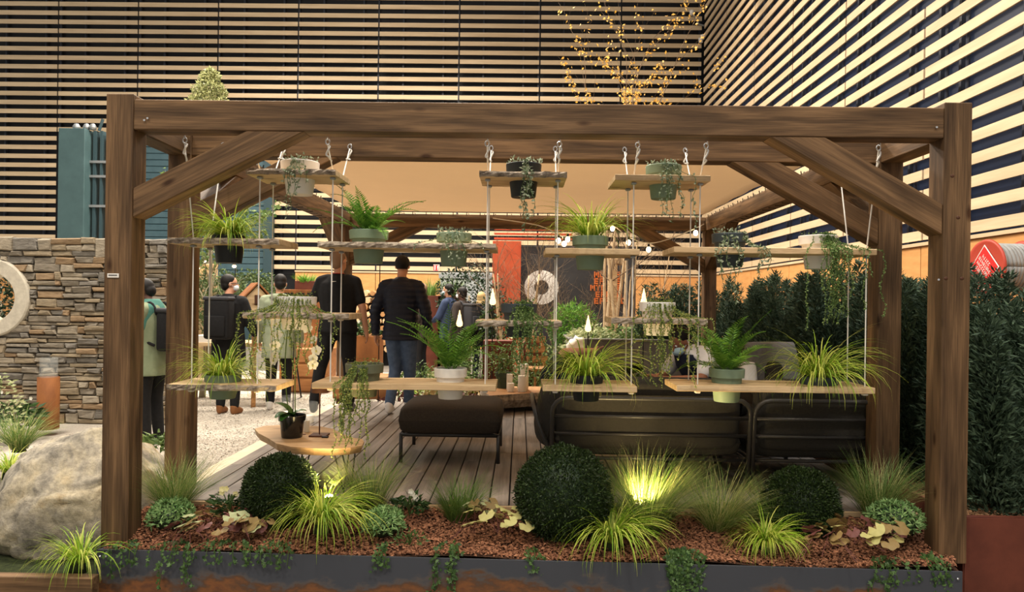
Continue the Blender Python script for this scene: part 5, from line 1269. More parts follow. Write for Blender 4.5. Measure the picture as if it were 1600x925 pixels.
for (px, py, d_, r, hgt, n, mat, lb, zg) in ((925, 520, 10.7, .35, .35, 700, 'pale_leaf', 'pale grey-green low shrub at left in the grey trough', .62), (965, 520, 10.8, .35, .35, 700, 'shrub_leaf', 'grey-green low shrub between the birch stems in the grey trough', .62), (1010, 520, 10.8, .35, .38, 700, 'shrub_leaf', 'low green shrub at right in the grey trough', .62),
                                       (872, 560, 11.2, .40, .75, 900, 'pale_leaf', 'pale variegated shrub left of the grey trough', -.06), (800, 560, 11.0, .42, .85, 900, 'pale_leaf', 'cream-leaved shrub below the eye-level middle shelf', -.06), (750, 570, 11.0, .40, .70, 800, 'shrub_leaf', 'bushy green shrub behind the white potted fern', -.06),
                                       (835, 590, 10.3, .3, .55, 500, 'shrub_leaf', 'green shrub behind the white pillar candles', -.06), (700, 600, 10.2, .3, .45, 500, 'pale_leaf', 'low pale shrub right of the man in the puffer jacket', -.06), (560, 590, 10.6, .3, .55, 500, 'shrub_leaf', 'green shrub behind the olive pot', -.15),
                                       (655, 600, 10.3, .3, .5, 500, 'shrub_leaf', 'low green shrub beside the right leg of the man in the puffer jacket', -.06), (985, 580, 7.2, .14, .42, 150, 'shrub_leaf', 'small bright leafy plant behind the phone', .3)):
    leafy(px, py, d_, lb, mat, n, r, hgt, .07, px, name='garden_shrub', cat='shrub', zg=zg)
# dwarf pine and dark broadleaf
for (px, py, d_, sx, sz, n, mat, lb, zg, nm) in ((895, 510, 13.0, .42, .42, 1500, 'fern_leaf', 'round bright green pine below the ring on the charcoal panel', None, 'dwarf_pine'), (733, 462, 13.4, .62, .62, 1500, 'dark_leaf', 'dark glossy-leaved tree in front of the pale hatch', None, 'evergreen_tree'), (330, 470, 12.5, .62, .55, 2200, 'dark_shrub', 'green olive-like shrub behind the man with the backpack', None, 'garden_shrub'), (395, 455, 13.5, .6, .40, 1800, 'dark_shrub', 'green shrub behind the birdhouse', None, 'garden_shrub'), (775, 500, 12.6, .3, .5, 700, 'dark_leaf', 'dark bush behind the bottle lamp at the red column', None, 'garden_shrub'), (0, 470, 9.3, .7, .6, 2600, 'dark_leaf', 'dark bush seen through the concrete ring', None, 'garden_shrub')):
    p = P(px, py, d_); t = thing(nm, lb, 'shrub', (p.x, d_, -.15)); rng = np.random.default_rng(px); D = nrm(rng.normal(0, 1, (n, 3))); rad = rng.uniform(.5, 1.02, n)[:, None]; Pn = D * rad * np.array([sx, sx * .8, sz]) + np.array([0, 0, p.z + .15])
    mb = MB(); mb.open = True; leafquads(mb, Pn, D * .5 + rng.normal(0, .8, (n, 3)), .075 if nm != 'dwarf_pine' else .13, .034 if nm != 'dwarf_pine' else .02, rng, 0, .2); tag(mb.build('foliage', mat, t), kind='stuff')
    MB().tube([(0, 0, 0), (.03, 0, (p.z + .15) * .6), (0, 0, p.z + .15)], [.04, .03, .02], 6).build('trunk', 'trunk_grey', t, True)
# rear bed: ferns, sedges and dark coral bells close behind the deck
for i, (px, py, lb) in enumerate(((640, 622, 'yellow sedge in the rear bed behind the puffer-jacket man'), (685, 612, 'yellow-green sedge under the white fern pot in the rear bed'), (740, 614, 'yellow-green sedge left of the log bench'), (590, 622, 'yellow sedge left of the puffer-jacket man'))):
    g = G(px, py, -.06); t = thing('sedge_clump', lb, 'grass', (g.x, max(9.4, g.y), -.06)); carex(t, 0, np.random.default_rng(70 + i), 120, .38, .016, .6, 1.9, base=.06)
for i, (px, lb) in enumerate(((622, 'dark red leafy perennial behind the ottoman, left of the others'), (665, 'brown-red leafy perennial behind the middle of the ottoman'), (715, 'dark plum leafy perennial behind the right end of the ottoman'), (752, 'plum leafy perennial under the log bench'))):
    leafy(px, 622, 9.5, lb, 'heuchera_plum' if i % 2 == 0 else 'heuchera_amber', 90, .22, .16, .10, 90 + i, zg=-.06)
tag(chips('rear_mulch', 'bark_chip', 3000, lambda rg, n: np.stack([rg.uniform(-1.2, 1.2, n), rg.uniform(9.32, 10.2, n), np.full(n, -.055)], 1), .012, .03, seed=8), 'brown leaf litter in the bed behind the deck', 'mulch', kind='stuff')
# wooden planter boxes behind the man in the polo shirt
a = P(498, 645, 8.9)
t, W, Hh = bx('wooden_box', 'low orange-brown timber box behind the man in the black polo', 'box', 520, 588, 604, 640, 9.45, .5, 'orange_wood', 0.0)
t, W, Hh = bx('wooden_crate', 'pale timber crate of wide planks behind the green parka', 'crate', 452, 545, 512, 640, 11.2, .5, 'orange_wood', -.15)
for k in range(4): MB().rbox((0, -.012, .12 + .22 * k), (W + .01, .02, .19), .004).build('plank', 'orange_wood', t)
t, W, Hh = bx('corten_box', 'rusty planter with white-flowering plants right of the black polo', 'planter', 548, 525, 590, 640, 11.0, .4, 'corten', -.15)
leafy(570, 526, 11.2, 'dark leafy plant with white flowers in the rusty planter', 'hellebore_leaf', 260, .2, .25, .08, 77, flowers=8, zg=P(570, 526, 11.2).z)
t, W, Hh = bx('corten_box', 'low rusty planter below the cream-leaved shrub', 'planter', 755, 532, 800, 590, 10.6, .35, 'corten_red', -.06)
t, W, Hh = bx('corten_box', 'tall rusty planter behind the wooden armrest chair', 'planter', 818, 535, 848, 590, 10.7, .35, 'corten_red', -.06)
# firewood wall
fx0, fx1, fz1, fz0 = P(560, 460, 16).x, P(664, 460, 16).x, P(600, 457, 16).z, P(600, 545, 16).z
t = thing('firewood_stack', 'wall of stacked firewood logs behind the two standing men', 'firewood', ((fx0 + fx1) / 2, 16, -.15)); lm = [MB().lathe([(r_ * .9, -.15), (r_, -.14), (r_, .15)], n=9, mat=Matrix.Rotation(PI / 2, 3, 'X')).mesh('log', m__) for r_ in (.055, .07, .085) for m__ in ('shelf_wood', 'log_wood')]
z = fz0; row = 0
while z < fz1:
    x = fx0 + (row % 2) * .08
    while x < fx1: link('log', R.choice(lm), t, (x - (fx0 + fx1) / 2 + R.uniform(-.02, .02), R.uniform(-.03, .03), z + .15)); x += .165
    z += .15; row += 1
MB().box((0, .2, (fz1 + .15) / 2), (fx1 - fx0, .1, fz1 + .15)).build('back_board', 'joint_dark', t)
# corten shelving with a grass pot, left of the polo man
t, W, Hh = bx('corten_shelf', 'rusty open shelving below the plywood panel', 'shelf', 438, 452, 500, 545, 13.0, .3, 'corten', -.15, 'body')
for k in range(3): MB().box((-.2 + .2 * k, -.03, Hh - .12), (.14, .05, .12)).build('niche_shade', 'joint_dark', t)  # dark blocks on the solid front stand in for shaded recesses
gp = P(474, 452, 13.0); t = thing('grass_pot', 'terracotta trough with short green grass on the rusty shelving', 'plant', (gp.x, 13.05, gp.z)); MB().rbox((0, .1, .07), (.34, .2, .16), .01).build('trough', 'corten_red', t)
mb = MB(); mb.open = True; blades(mb, 160, .14, .22, .012, .5, .9, np.random.default_rng(3), (0, .1, .12), 5, 1); tag(mb.build('grass_blades', 'fern_leaf', t), kind='stuff')
for (px, py, lb) in ((672, 462, 'spiky grass left of the man in the blue jacket'), (706, 462, 'spiky grass behind the two masked men')):
    p = P(px, py, 14.0); t = thing('spiky_grass', lb, 'grass', (p.x, 14.0, -.15)); MB().rbox((0, 0, (p.z + .15) / 2), (.5, .3, p.z + .15), .01).build('planter_box', 'corten_red', t)
    mb = MB(); mb.open = True; blades(mb, 160, .12, .42, .012, .5, .5, np.random.default_rng(px), (0, 0, p.z + .14), 5, 1); tag(mb.build('grass_blades', 'grass_green', t), kind='stuff')
# birdhouse on a post
p = P(398, 467, 9.6)
t = thing('birdhouse', 'small wooden house with a lit yellow gable beside the man with the backpack', 'birdhouse', (p.x, 9.6, -.15), .55); z0 = p.z + .15 - .17; w2 = .13
MB().prism([(-w2, z0), (w2, z0), (w2, z0 + .20), (0, z0 + .34), (-w2, z0 + .20)], -.16, .16).build('house_body', 'shelf_wood', t)
for s_ in (-1, 1): o = MB().rbox((0, 0, 0), (.25, .40, .018), .003).build('roof_panel', 'corten', t, False, (s_ * .085, 0, z0 + .285)); o.rotation_euler = (0, s_ * .82, 0)
MB().rbox((0, -.165, z0 + .16), (.07, .015, .12), .004).build('slit_front', 'lamp_brown', t); MB().tube([(0, 0, 0), (0, 0, z0)], .03, 8).build('pole', 'log_wood', t)
# long wooden table with splayed legs
a = P(300, 538, 9.9); b = P(428, 545, 9.9)
t = thing('garden_table', 'pale wooden plank table with thin metal legs behind the man with the backpack', 'table', ((a.x + b.x) / 2, 9.9, -.15)); tz = a.z + .15; W = b.x - a.x + .4
for k in range(4): MB().rbox((0, .1 + .2 * k, tz), (W, .19, .05), .004).build('table_plank', 'shelf_wood', t)
for sx in (-1, 1): MB().tube([(sx * W * .40, .1, tz), (sx * W * .47, .05, 0), (sx * W * .47, .75, 0), (sx * W * .40, .7, tz)], .012, 6).build('leg', 'black_metal', t)
t, W, Hh = bx('storage_box', 'flat white box on the plank table left of the backpack', 'box', 300, 524, 326, 537, 9.95, .3, 'pot_white')
# wooden armchair behind the bench
p = P(840, 545, 10.0)
t = thing('wooden_chair', 'slanted wooden garden chair with a pale throw behind the log bench', 'chair', (p.x, 10.0, -.06), .3); zz = p.z + .06
for k in range(3): o = MB().rbox((0, 0, 0), (.30, .09, .03), .006).build('back_slat', 'log_wood', t, False, (0, .1 - .05 * k, zz + .12 - .13 * k)); o.rotation_euler = (1.1, 0, 0)
o = MB().rbox((.16, .0, zz), (.04, .05, .50), .008).build('back_post', 'log_wood', t); o.rotation_euler = (-.35, 0, 0)
o = MB().rbox((-.16, .0, zz), (.04, .05, .50), .008).build('back_post', 'log_wood', t); o.rotation_euler = (-.35, 0, 0)
MB().rbox((0, -.2, zz - .25), (.36, .4, .04), .01).build('seat', 'log_wood', t)
for sx in (-1, 1):
    for yy in (-.36, -.02): MB().tube([(sx * .15, yy, 0), (sx * .15, yy, zz - .24)], .018, 6).build('leg', 'log_wood', t)
# pale stone lump
p = P(902, 545, 10.05); bm = bmesh.new(); bmesh.ops.create_icosphere(bm, subdivisions=3, radius=1)
for v in bm.verts: v.co += v.co.normalized() * (.45 * mnoise.noise(v.co * 1.6) + .15 * mnoise.noise(v.co * 4))
o = MB().bm(bm, (0, 0, 0), 0, Matrix.Diagonal((.13, .12, .16))).build('throw_blanket', 'candle_wax', None, True, (p.x, 10.05, p.z)); tag(o, 'crumpled cream blanket left of the grey trough', 'blanket')
# white curved ornament behind the table
p = P(466, 638, 7.6); 
for dx, h_, lb in ((-.09, .42, 'taller glass lantern with a candle on the gravel behind the orchid'), (.1, .36, 'shorter glass lantern with a candle next to the taller one')):
    t = thing('glass_lantern', lb, 'lantern', (p.x, 7.6, -.15))
    MB().lathe([(.10, 0), (.10, h_), (.096, h_), (.096, .01)], (dx, 0, 0), 20).build('glass_cylinder', 'clear_glass', t, True); MB().lathe([(.06, .01), (.06, h_ * .62), (.05, h_ * .63)], (dx, 0, 0), 16).build('candle', 'candle_wax', t, True)
# ceiling-high lights of the neighbouring stand
t, W, Hh = bx('exhibition_stand', 'pale timber upright of a neighbouring stand under the green shutter', 'stand', 306, 412, 336, 560, 13.0, .08, 'shelf_wood', -.15, 'upright')
t.scale = (1, 1, 1)
for (px, py, lb) in ((319, 408, 'upper small bright lamp of the neighbouring stand'), (309, 419, 'lower small bright lamp of the neighbouring stand'), (366, 416, 'small bright lamp against the green shutter')):
    p = P(px, py, 12.9); t = thing('stand_lamp', lb, 'lamp', p); MB().ell((0, 0, 0), (.035, .03, .03), n=10, k=6).build('bulb', 'bulb_glow', t, True); MB().lathe([(.03, .02), (.02, .06)], n=8).build('socket', 'black_metal', t); MB().tube([(0, .02, .03), (0, .05, 0), (0, .05, -.15 - p.z)], .008, 5).build('stake', 'black_metal', t)
# ------------------------------------------------------------------ people
M('skin_light', (206, 152, 122), .6); M('skin_tan', (150, 100, 74), .6); M('skin_dark', (84, 56, 44), .6)
M('cloth_black', (20, 20, 22), .9, (28, 28, 30), 30); M('cloth_navy', (24, 30, 46), .8, (32, 38, 56), 25); M('cloth_puffer', (22, 26, 40), .55, (30, 34, 50), 12)
M('cloth_jeans', (70, 88, 116), .9, (92, 110, 138), 20, .1); M('cloth_green', (136, 146, 120), .9, (158, 166, 140), 10); M('cloth_sage', (120, 132, 104), .9, (138, 148, 120), 10); M('cloth_teal', (62, 108, 98), .9, (82, 130, 118), 12)
M('cloth_blue', (48, 60, 88), .8, (60, 74, 104), 12); M('cloth_brown', (60, 52, 48), .9); M('cloth_white', (224, 222, 220), .9); M('leather_tan', (136, 90, 54), .7); M('leather_black', (18, 18, 19), .35); M('shoe_white', (228, 224, 220), .6)
M('hair_dark', (22, 18, 16), .6); M('hair_blond', (206, 174, 120), .6); M('hair_short', (142, 112, 88), .8); M('mask_blue', (176, 206, 216), .8); M('mask_white', (226, 230, 232), .8); M('pack_grey', (56, 56, 60), .7)
TMP = bpy.data.scenes.new('bake_scene')
def bake(mb, name, mat, parent, voxel=.012, smooth=6):
    o = bpy.data.objects.new(name, mb.mesh(name, mat)); TMP.collection.objects.link(o)
    r = o.modifiers.new('r', 'REMESH'); r.mode = 'VOXEL'; r.voxel_size = voxel; r.use_smooth_shade = True
    s_ = o.modifiers.new('s', 'SMOOTH'); s_.iterations = smooth; s_.factor = .5
    with bpy.context.temp_override(scene=TMP, view_layer=TMP.view_layers[0]): dg = bpy.context.evaluated_depsgraph_get(); dg.update()
    me = bpy.data.meshes.new_from_object(o.evaluated_get(dg)); me.name = name
    me.materials.clear(); me.materials.append(MATS[mat]); bpy.data.objects.remove(o); c = link(name, me, parent); 
    return shade(c)
def cap(mb, a, ra, b, rb, n=10):
    "tapered limb with round ends"
    a = Vector(a); b = Vector(b); d = b - a
    if d.length < 1e-5: return
    u = d.normalized(); pts = [a - u * ra * .95, a - u * ra * .6, a, b, b + u * rb * .6, b + u * rb * .95]
    mb.tube(pts, [ra * .3, ra * .8, ra, rb, rb * .8, rb * .3], n)
def loft(mb, rings, n=16):
    "torso: rings (centre, half width, half depth, turn)"
    V = []
    for c, wx, wy, rz in rings:
        for j in range(n):
            a = 2 * PI * j / n; x, y = wx * math.copysign(abs(math.cos(a)) ** .85, math.cos(a)), wy * math.copysign(abs(math.sin(a)) ** .85, math.sin(a))
            V.append((c[0] + x * math.cos(rz) - y * math.sin(rz), c[1] + x * math.sin(rz) + y * math.cos(rz), c[2]))
    k = len(rings); mb.add(V, [(i * n + j, i * n + (j + 1) % n, (i + 1) * n + (j + 1) % n, (i + 1) * n + j) for i in range(k - 1) for j in range(n)] + [tuple(range(n))[::-1], tuple((k - 1) * n + j for j in range(n))])
J0 = dict(pel=(0, 0, .95), wai=(0, .0, 1.10), che=(0, .0, 1.32), nec=(0, -.015, 1.50), hea=(0, .02, 1.665), shL=(-.185, -.015, 1.44), shR=(.185, -.015, 1.44), elL=(-.25, -.03, 1.16), elR=(.25, -.03, 1.16), wrL=(-.27, .05, .91), wrR=(.27, .05, .91),
          hiL=(-.095, 0, .92), hiR=(.095, 0, .92), knL=(-.10, .02, .50), knR=(.10, .02, .50), anL=(-.105, -.02, .09), anR=(.105, -.02, .09))
def hand(mb, w, e, side, s=1):
    "palm, four unequal curled fingers and a thumb leaving the side of the palm"
    w = Vector(w); d = (w - Vector(e)).normalized(); x = Vector((0, 1, 0)); x = (x - d * x.dot(d)).normalized(); y = d.cross(x) * side
    cap(mb, w - d * .01, .024, w + d * .05, .027); cap(mb, w + d * .02 + x * .018, .020, w + d * .075 + x * .022, .018); cap(mb, w + d * .02 - x * .016, .020, w + d * .07 - x * .022, .017)
    for k, (o_, L) in enumerate(((.030, .066), (.010, .078), (-.010, .072), (-.030, .056))):
        a = w + d * .082 + x * o_; b = a + d * L * .5 - y * .006; c = b + d * L * .42 - y * .022; cap(mb, a, .0098, b, .009, 6); cap(mb, b, .009, c, .0078, 6)
    a = w + d * .028 + x * .030; b = a + d * .03 + x * .024 - y * .012; c = b + d * .034 + x * .004 - y * .012; cap(mb, a, .0125, b, .0105, 6); cap(mb, b, .0105, c, .009, 6)
def person(label, loc, rz, H, J=None, skin='skin_light', hair='hair_dark', top='cloth_black', legs='cloth_black', shoes='leather_black', sleeve='long', coat=0.0, topname='jacket', headrot=(0, 0, 0), mask=None, bulk=1.0, longhair=0, lying=False, rings=None, hands=True, glasses=False, cap_hat=False):
    j = dict(J0); j.update(J or {}); j = {k: Vector(v) for k, v in j.items()}
    t = thing('person', label, 'person', loc, rz); s = H / 1.80; t.scale = (s, s, s)
    b = MB()
    def torso(mb, g=0.0, top_only=False, hem=None):
        pel, wai, che, nec = j['pel'], j['wai'], j['che'], j['nec']; sh = (j['shR'] - j['shL']); rt = math.atan2(sh.y, sh.x)
        hr = j['hiR'] - j['hiL']; rp = math.atan2(hr.y, hr.x)
        if lying:
            cap(mb, pel, .150 + g, wai, .135 + g, 14); cap(mb, wai, .135 + g, che, .150 + g, 14); cap(mb, che, .150 + g, nec, .075 + g, 14); return
        rg_ = []
        if hem is not None: rg_.append((pel + (pel - wai).normalized() * hem, .178 * bulk + g, .125 * bulk + g, rp))
        rg_ += [(pel + Vector((0, 0, -.04)) if hem is None else pel, .165 * bulk + g, .118 * bulk + g, rp), (wai, .150 * bulk + g, .105 * bulk + g, (rp + rt) / 2), (che, .172 * bulk + g, .122 * bulk + g, rt), ((che * .45 + nec * .55), .168 * bulk + g, .105 * bulk + g, rt), ((che * .1 + nec * .9), .095 * bulk + g, .075 + g, rt), (nec + (j['hea'] - nec) * .12, .058 + g, .058 + g, rt)]
        loft(mb, rg_)
    torso(b)
    for sd in 'LR':
        cap(b, j['sh' + sd], .056, j['el' + sd], .043); cap(b, j['el' + sd], .043, j['wr' + sd], .028); cap(b, j['nec'] * .4 + j['sh' + sd] * .6, .055, j['sh' + sd], .058)
        cap(b, j['hi' + sd], .088, j['kn' + sd], .058); cap(b, j['kn' + sd], .058, j['kn' + sd] * .55 + j['an' + sd] * .45, .056); cap(b, j['kn' + sd] * .55 + j['an' + sd] * .45, .056, j['an' + sd], .036)
        if hands: hand(b, j['wr' + sd], j['el' + sd], -1 if sd == 'L' else 1)
    HR = Matrix.Rotation(headrot[2], 3, 'Z') @ Matrix.Rotation(headrot[0], 3, 'X') @ Matrix.Rotation(headrot[1], 3, 'Y'); hc = j['hea']
    def hp_(v): return hc + HR @ Vector(v)
    b.ell(hp_((0, -.008, .025)), (.076, .096, .092), 0, HR, 16, 12); b.ell(hp_((0, .026, -.045)), (.058, .066, .068), 0, HR, 14, 10); b.ell(hp_((0, .056, -.085)), (.030, .028, .022), 0, HR, 10, 8)
    cap(b, j['nec'] - Vector((0, 0, .03)), .056, hc + Vector((0, -.01, -.05)), .052, 12)
    cap(b, hp_((0, .088, .012)), .009, hp_((0, .104, -.022)), .014, 8)
    for sx in (-1, 1): b.ell(hp_((sx * .078, -.004, -.004)), (.010, .02, .030), 0, HR, 8, 6)
    for sx in (-1, 1): b.ell(hp_((sx * .016, .084, -.052)), (.016, .010, .006), 0, HR, 8, 6)
    bake(b, 'body', skin, t, .010, 4)
    e = MB()
    for sx in (-1, 1):
        o = MB().ell(hp_((sx * .030, .078, .012)), (.012, .010, .008), 0, HR, 8, 6).build('eye', 'mask_white', t, True); MB().ell(hp_((sx * .030, .086, .012)), (.005, .004, .005), 0, HR, 8, 6).build('iris', 'hair_dark', o, True)
    hb = MB(); g = .012
    if cap_hat: hb.ell(hp_((0, -.008, .035)), (.086, .108, .094), 0, HR, 16, 12); hb.lathe([(.086, 0), (.088, .03)], hp_((0, -.008, .01)), 16, 0, HR @ Matrix.Diagonal((1, 1.22, 1)))
    else:
        hb.ell(hp_((0, -.026, .042)), (.083, .098, .094), 0, HR, 16, 12); hb.ell(hp_((0, -.052, -.012)), (.074, .066, .076), 0, HR, 14, 10)
        if longhair: hb.ell(hp_((0, -.05, -.09)), (.095, .07, .13 * longhair), 0, HR, 14, 10); hb.ell(hp_((0, -.02, .0)), (.094, .09, .10), 0, HR, 14, 10)
    bake(hb, 'hair' if not cap_hat else 'knit_cap', hair, t, .009, 3)
    if mask:
        mb = MB(); mb.ell(hp_((0, .052, -.045)), (.062, .060, .05), 0, HR, 14, 10); mk = bake(mb, 'face_mask', mask, t, .008, 3)
        MB().tube([hp_((-.062, .05, -.04)), hp_((-.084, -.01, .0)), hp_((-.08, -.02, .02))], .003, 4).build('mask_strap', mask, mk); MB().tube([hp_((.062, .05, -.04)), hp_((.084, -.01, .0)), hp_((.08, -.02, .02))], .003, 4).build('mask_strap', mask, mk)
    if glasses: MB().tube([hp_((-.085, -.01, .012)), hp_((-.07, .085, .016)), hp_((0, .104, .016)), hp_((.07, .085, .016)), hp_((.085, -.01, .012))], .004, 5).build('glasses', 'black_metal', t)
    # clothes
    if legs:
        l = MB(); cap(l, j['pel'], .16, j['pel'] * .6 + j['wai'] * .4, .15) if lying else loft(l, [(j['pel'] + Vector((0, 0, -.09)), .165 * bulk, .118 * bulk, 0), (j['pel'], .176 * bulk, .128 * bulk, 0), (j['wai'] * .7 + j['pel'] * .3, .160 * bulk, .115 * bulk, 0)])
        for sd in 'LR':
            cap(l, j['hi' + sd] , .100 * bulk, j['kn' + sd], .073); cap(l, j['kn' + sd], .073, j['an' + sd] * .93 + j['kn' + sd] * .07, .060)
        bake(l, 'trousers', legs, t, .014, 5)
    c = MB(); torso(c, .020 + coat * .012, hem=.07 if coat < .5 else .20 * coat)
    for sd in 'LR':
        cap(c, j['nec'] * .4 + j['sh' + sd] * .6, .068, j['sh' + sd], .070 + .008 * coat)
        if sleeve == 'short': m = j['sh' + sd] * .30 + j['el' + sd] * .70; cap(c, j['sh' + sd], .070, m, .064)
        else: cap(c, j['sh' + sd], .070 + .010 * coat, j['el' + sd], .058 + .010 * coat); cap(c, j['el' + sd], .058 + .010 * coat, j['wr' + sd] * .95 + j['el' + sd] * .05, .042 + .006 * coat)
    if topname != 'polo_shirt': c.lathe([(.062, -.05), (.070, .0), (.066, .035)], j['nec'] + Vector((0, 0, .01)), 14)
    ob_ = bake(c, topname, top, t, .0125, 5)
    for sd in 'LR':
        a = j['an' + sd]; f = Vector((0, 1, 0)); k = (a - j['kn' + sd]).normalized(); f = (f - k * f.dot(k) * .0).normalized(); m = MB(); base = a.z - .06
        cap(m, a + Vector((0, -.01, .01)), .050, Vector((a.x, a.y - .02, base + .012)), .040); cap(m, Vector((a.x, a.y - .015, base + .018)), .042, Vector((a.x * 1.08, a.y + .13, base + .008)), .040); cap(m, Vector((a.x, a.y + .02, base + .05)), .042, Vector((a.x * 1.05, a.y + .10, base + .02)), .040)
        sh_ = bake(m, 'shoe', shoes, t, .009, 3)
    return t, j, hp_, ob_
def facing(px, py, d, z): g = P(px, py, d); return (g.x, d, z)
# man in the black polo shirt
g = G(524, 645); t, j, hp_, tp_ = person('tall man in black polo shirt and black trousers walking away on the deck', (g.x, 8.35, 0), .05, 1.84, dict(hiL=(-.10, 0, .92), knL=(-.18, -.04, .50), anL=(-.22, -.16, .10), anR=(.13, .05, .09), knR=(.12, .06, .50), elL=(-.30, .04, 1.18), wrL=(-.22, .24, 1.06), elR=(.27, -.02, 1.15), wrR=(.30, .06, .90)), hair='hair_short', sleeve='short', topname='polo_shirt', bulk=1.16, headrot=(0, 0, -.5))
MB().lathe([(.068, 0), (.073, .02), (.066, .035)], j['nec'] + Vector((0, -.005, -.005)), 18, caps=False).build('collar', 'cloth_black', t, True)
MB().tube([j['nec'] + Vector((.069 * math.cos(a), -.006 + .069 * math.sin(a), .032)) for a in [PI + PI * i / 12 for i in range(13)]], .003, 4).build('red_collar_piping', 'sign_red', t); MB().box(j['nec'] + Vector((-.03, -.118, -.06)), (.055, .004, .010)).build('white_mark', 'white_paint', t)
MB().lathe([(.182, -.012), (.186, .0), (.182, .014)], j['pel'] + Vector((0, 0, .10)), 20, sy=.72, caps=False).build('belt', 'leather_black', t)
# man in the navy puffer jacket
g = G(622, 649); t, j, hp_, tp_ = person('man in navy quilted puffer jacket, grey-blue jeans and dark cap on the deck', (g.x, 8.3, 0), -.08, 1.79, dict(knL=(-.07, .04, .50), anL=(-.10, -.10, .10), knR=(.09, .07, .50), anR=(.06, .14, .10), elL=(-.29, -.05, 1.16), wrL=(-.30, .02, .90), elR=(.29, -.05, 1.16), wrR=(.31, .03, .90)), hair='hair_dark', top='cloth_puffer', legs='cloth_jeans', shoes='shoe_white', coat=.6, topname='puffer_jacket', bulk=1.06, cap_hat=True)
# quilting: real baffles pushed out of the jacket surface
for v in tp_.data.vertices:
    if v.co.z > 0: v.co += Vector((v.normal.x, v.normal.y, 0)) * (.012 * abs(math.sin(v.co.z * PI / .062)) - .004)
# man with the backpack
gz = -.15
g = G(358, 647, gz); t, j, hp_, tp_ = person('man in black coat with a black backpack and tan boots on the gravel', (g.x - .02, g.y, gz), -.15, 1.72, dict(elR=(.27, .05, 1.18), wrR=(.24, .22, 1.02), elL=(-.26, .05, 1.18), wrL=(-.20, .24, 1.06), knL=(-.09, .01, .5), anL=(-.10, 0, .09)), top='cloth_black', shoes='leather_tan', coat=1.4, topname='coat', headrot=(0, 0, -.9), mask='mask_white', glasses=True, bulk=1.05)
def backpack(t, j, mat, label, w=.34, h=.50, d=.18):
    c = (j['che'] * .55 + j['wai'] * .45) + Vector((0, -.14 - d / 2, 0)); a = MB().rbox(c, (w, d, h), .04, seg=3).build('backpack', mat, t, True)
    MB().rbox(c + Vector((0, 0, h / 2 + .01)), (w * 1.02, d * 1.05, .05), .02).build('backpack_lid', 'pack_grey', a, True); MB().rbox(c + Vector((0, -d / 2 - .01, -.08)), (w * .8, .04, h * .5), .015).build('backpack_pocket', mat, a, True)
    for sx in (-1, 1):
        s_ = j['shL' if sx < 0 else 'shR']; x = sx * .12; MB().tube(smoothcurve([(x, c.y + d / 2, c.z + h * .42), (x, -.06, j['nec'].z + .02), (x, .12, j['che'].z + .1), (x * 1.2, .13, j['wai'].z + .1), (x * 1.3, c.y + d / 2, c.z - h * .35)], 4), .016, 6).build('strap', mat, a, True)
backpack(t, j, 'cloth_black', '')
# person in the green parka
g = G(432, 642, gz); t, j, hp_, tp_ = person('person in pale green parka, black trousers and white shoes behind the eye-level shelf', (g.x - .01, g.y + .1, gz), .1, 1.74, dict(), top='cloth_green', shoes='shoe_white', coat=1.3, topname='parka', headrot=(-.25, 0, .25), bulk=1.08, mask='mask_white')
MB().lathe([(.10, -.05), (.125, -.01), (.10, .03), (.07, .04)], j['nec'] + Vector((0, -.03, .0)), 16, sy=1.1).build('hood', 'cloth_green', t, True)
# woman behind the left post
g = G(228, 700, gz); t, j, hp_, tp_ = person('person in teal scarf and sage jacket with a black bag behind the left post', (g.x - .03, g.y + .15, gz), 1.4, 1.62, dict(hea=(0, .10, 1.64), elL=(-.24, .08, 1.18), wrL=(-.10, .26, 1.12), elR=(.24, .06, 1.18), wrR=(.10, .26, 1.10)), top='cloth_sage', coat=1.0, topname='jacket', headrot=(-.5, 0, .3), skin='skin_dark', bulk=1.0)
sc_ = MB(); sc_.lathe([(.13, -.16), (.16, -.10), (.13, -.02), (.09, .04), (.075, .06)], j['nec'] + Vector((0, .02, .0)), 16); cap(sc_, j['nec'] + Vector((-.10, .06, -.05)), .085, j['wai'] + Vector((-.16, .12, .12)), .085); cap(sc_, j['nec'] + Vector((-.12, -.03, -.06)), .08, j['che'] + Vector((-.17, .02, -.05)), .08); bake(sc_, 'scarf', 'cloth_teal', t, .012, 4)
backpack(t, j, 'cloth_black', '', .30, .42, .14)
# far visitors
fd = 13.2
g = P(701, 470, fd); t, j, hp_, tp_ = person('far man in blue quilted jacket wearing a pale face mask, turned to the left', (g.x, fd, -.15), 1.25, 1.74, dict(elL=(-.22, .1, 1.18), wrL=(-.12, .25, 1.1)), top='cloth_blue', legs='cloth_navy', coat=.8, mask='mask_blue', topname='quilted_jacket')
g = P(722, 470, fd - .4); t, j, hp_, tp_ = person('far man in dark brown jacket with backpack and white mask', (g.x, fd - .4, -.15), 1.0, 1.68, dict(elR=(.26, -.05, 1.18)), top='cloth_brown', coat=.8, mask='mask_white', skin='skin_dark'); backpack(t, j, 'pack_grey', '', .32, .46, .2)
g = P(752, 480, fd - .2); t, j, hp_, tp_ = person('far blonde person in dark coat left of the bottle lamp', (g.x, fd - .2, -.15), -.3, 1.60, dict(), top='cloth_black', legs='cloth_navy', coat=1.2, hair='hair_blond', longhair=.6, topname='coat')
g = P(659, 470, fd); t, j, hp_, tp_ = person('far visitor half hidden behind the puffer jacket', (g.x, fd, -.15), 1.3, 1.74, dict(), top='cloth_brown', coat=.8, hair='hair_short')
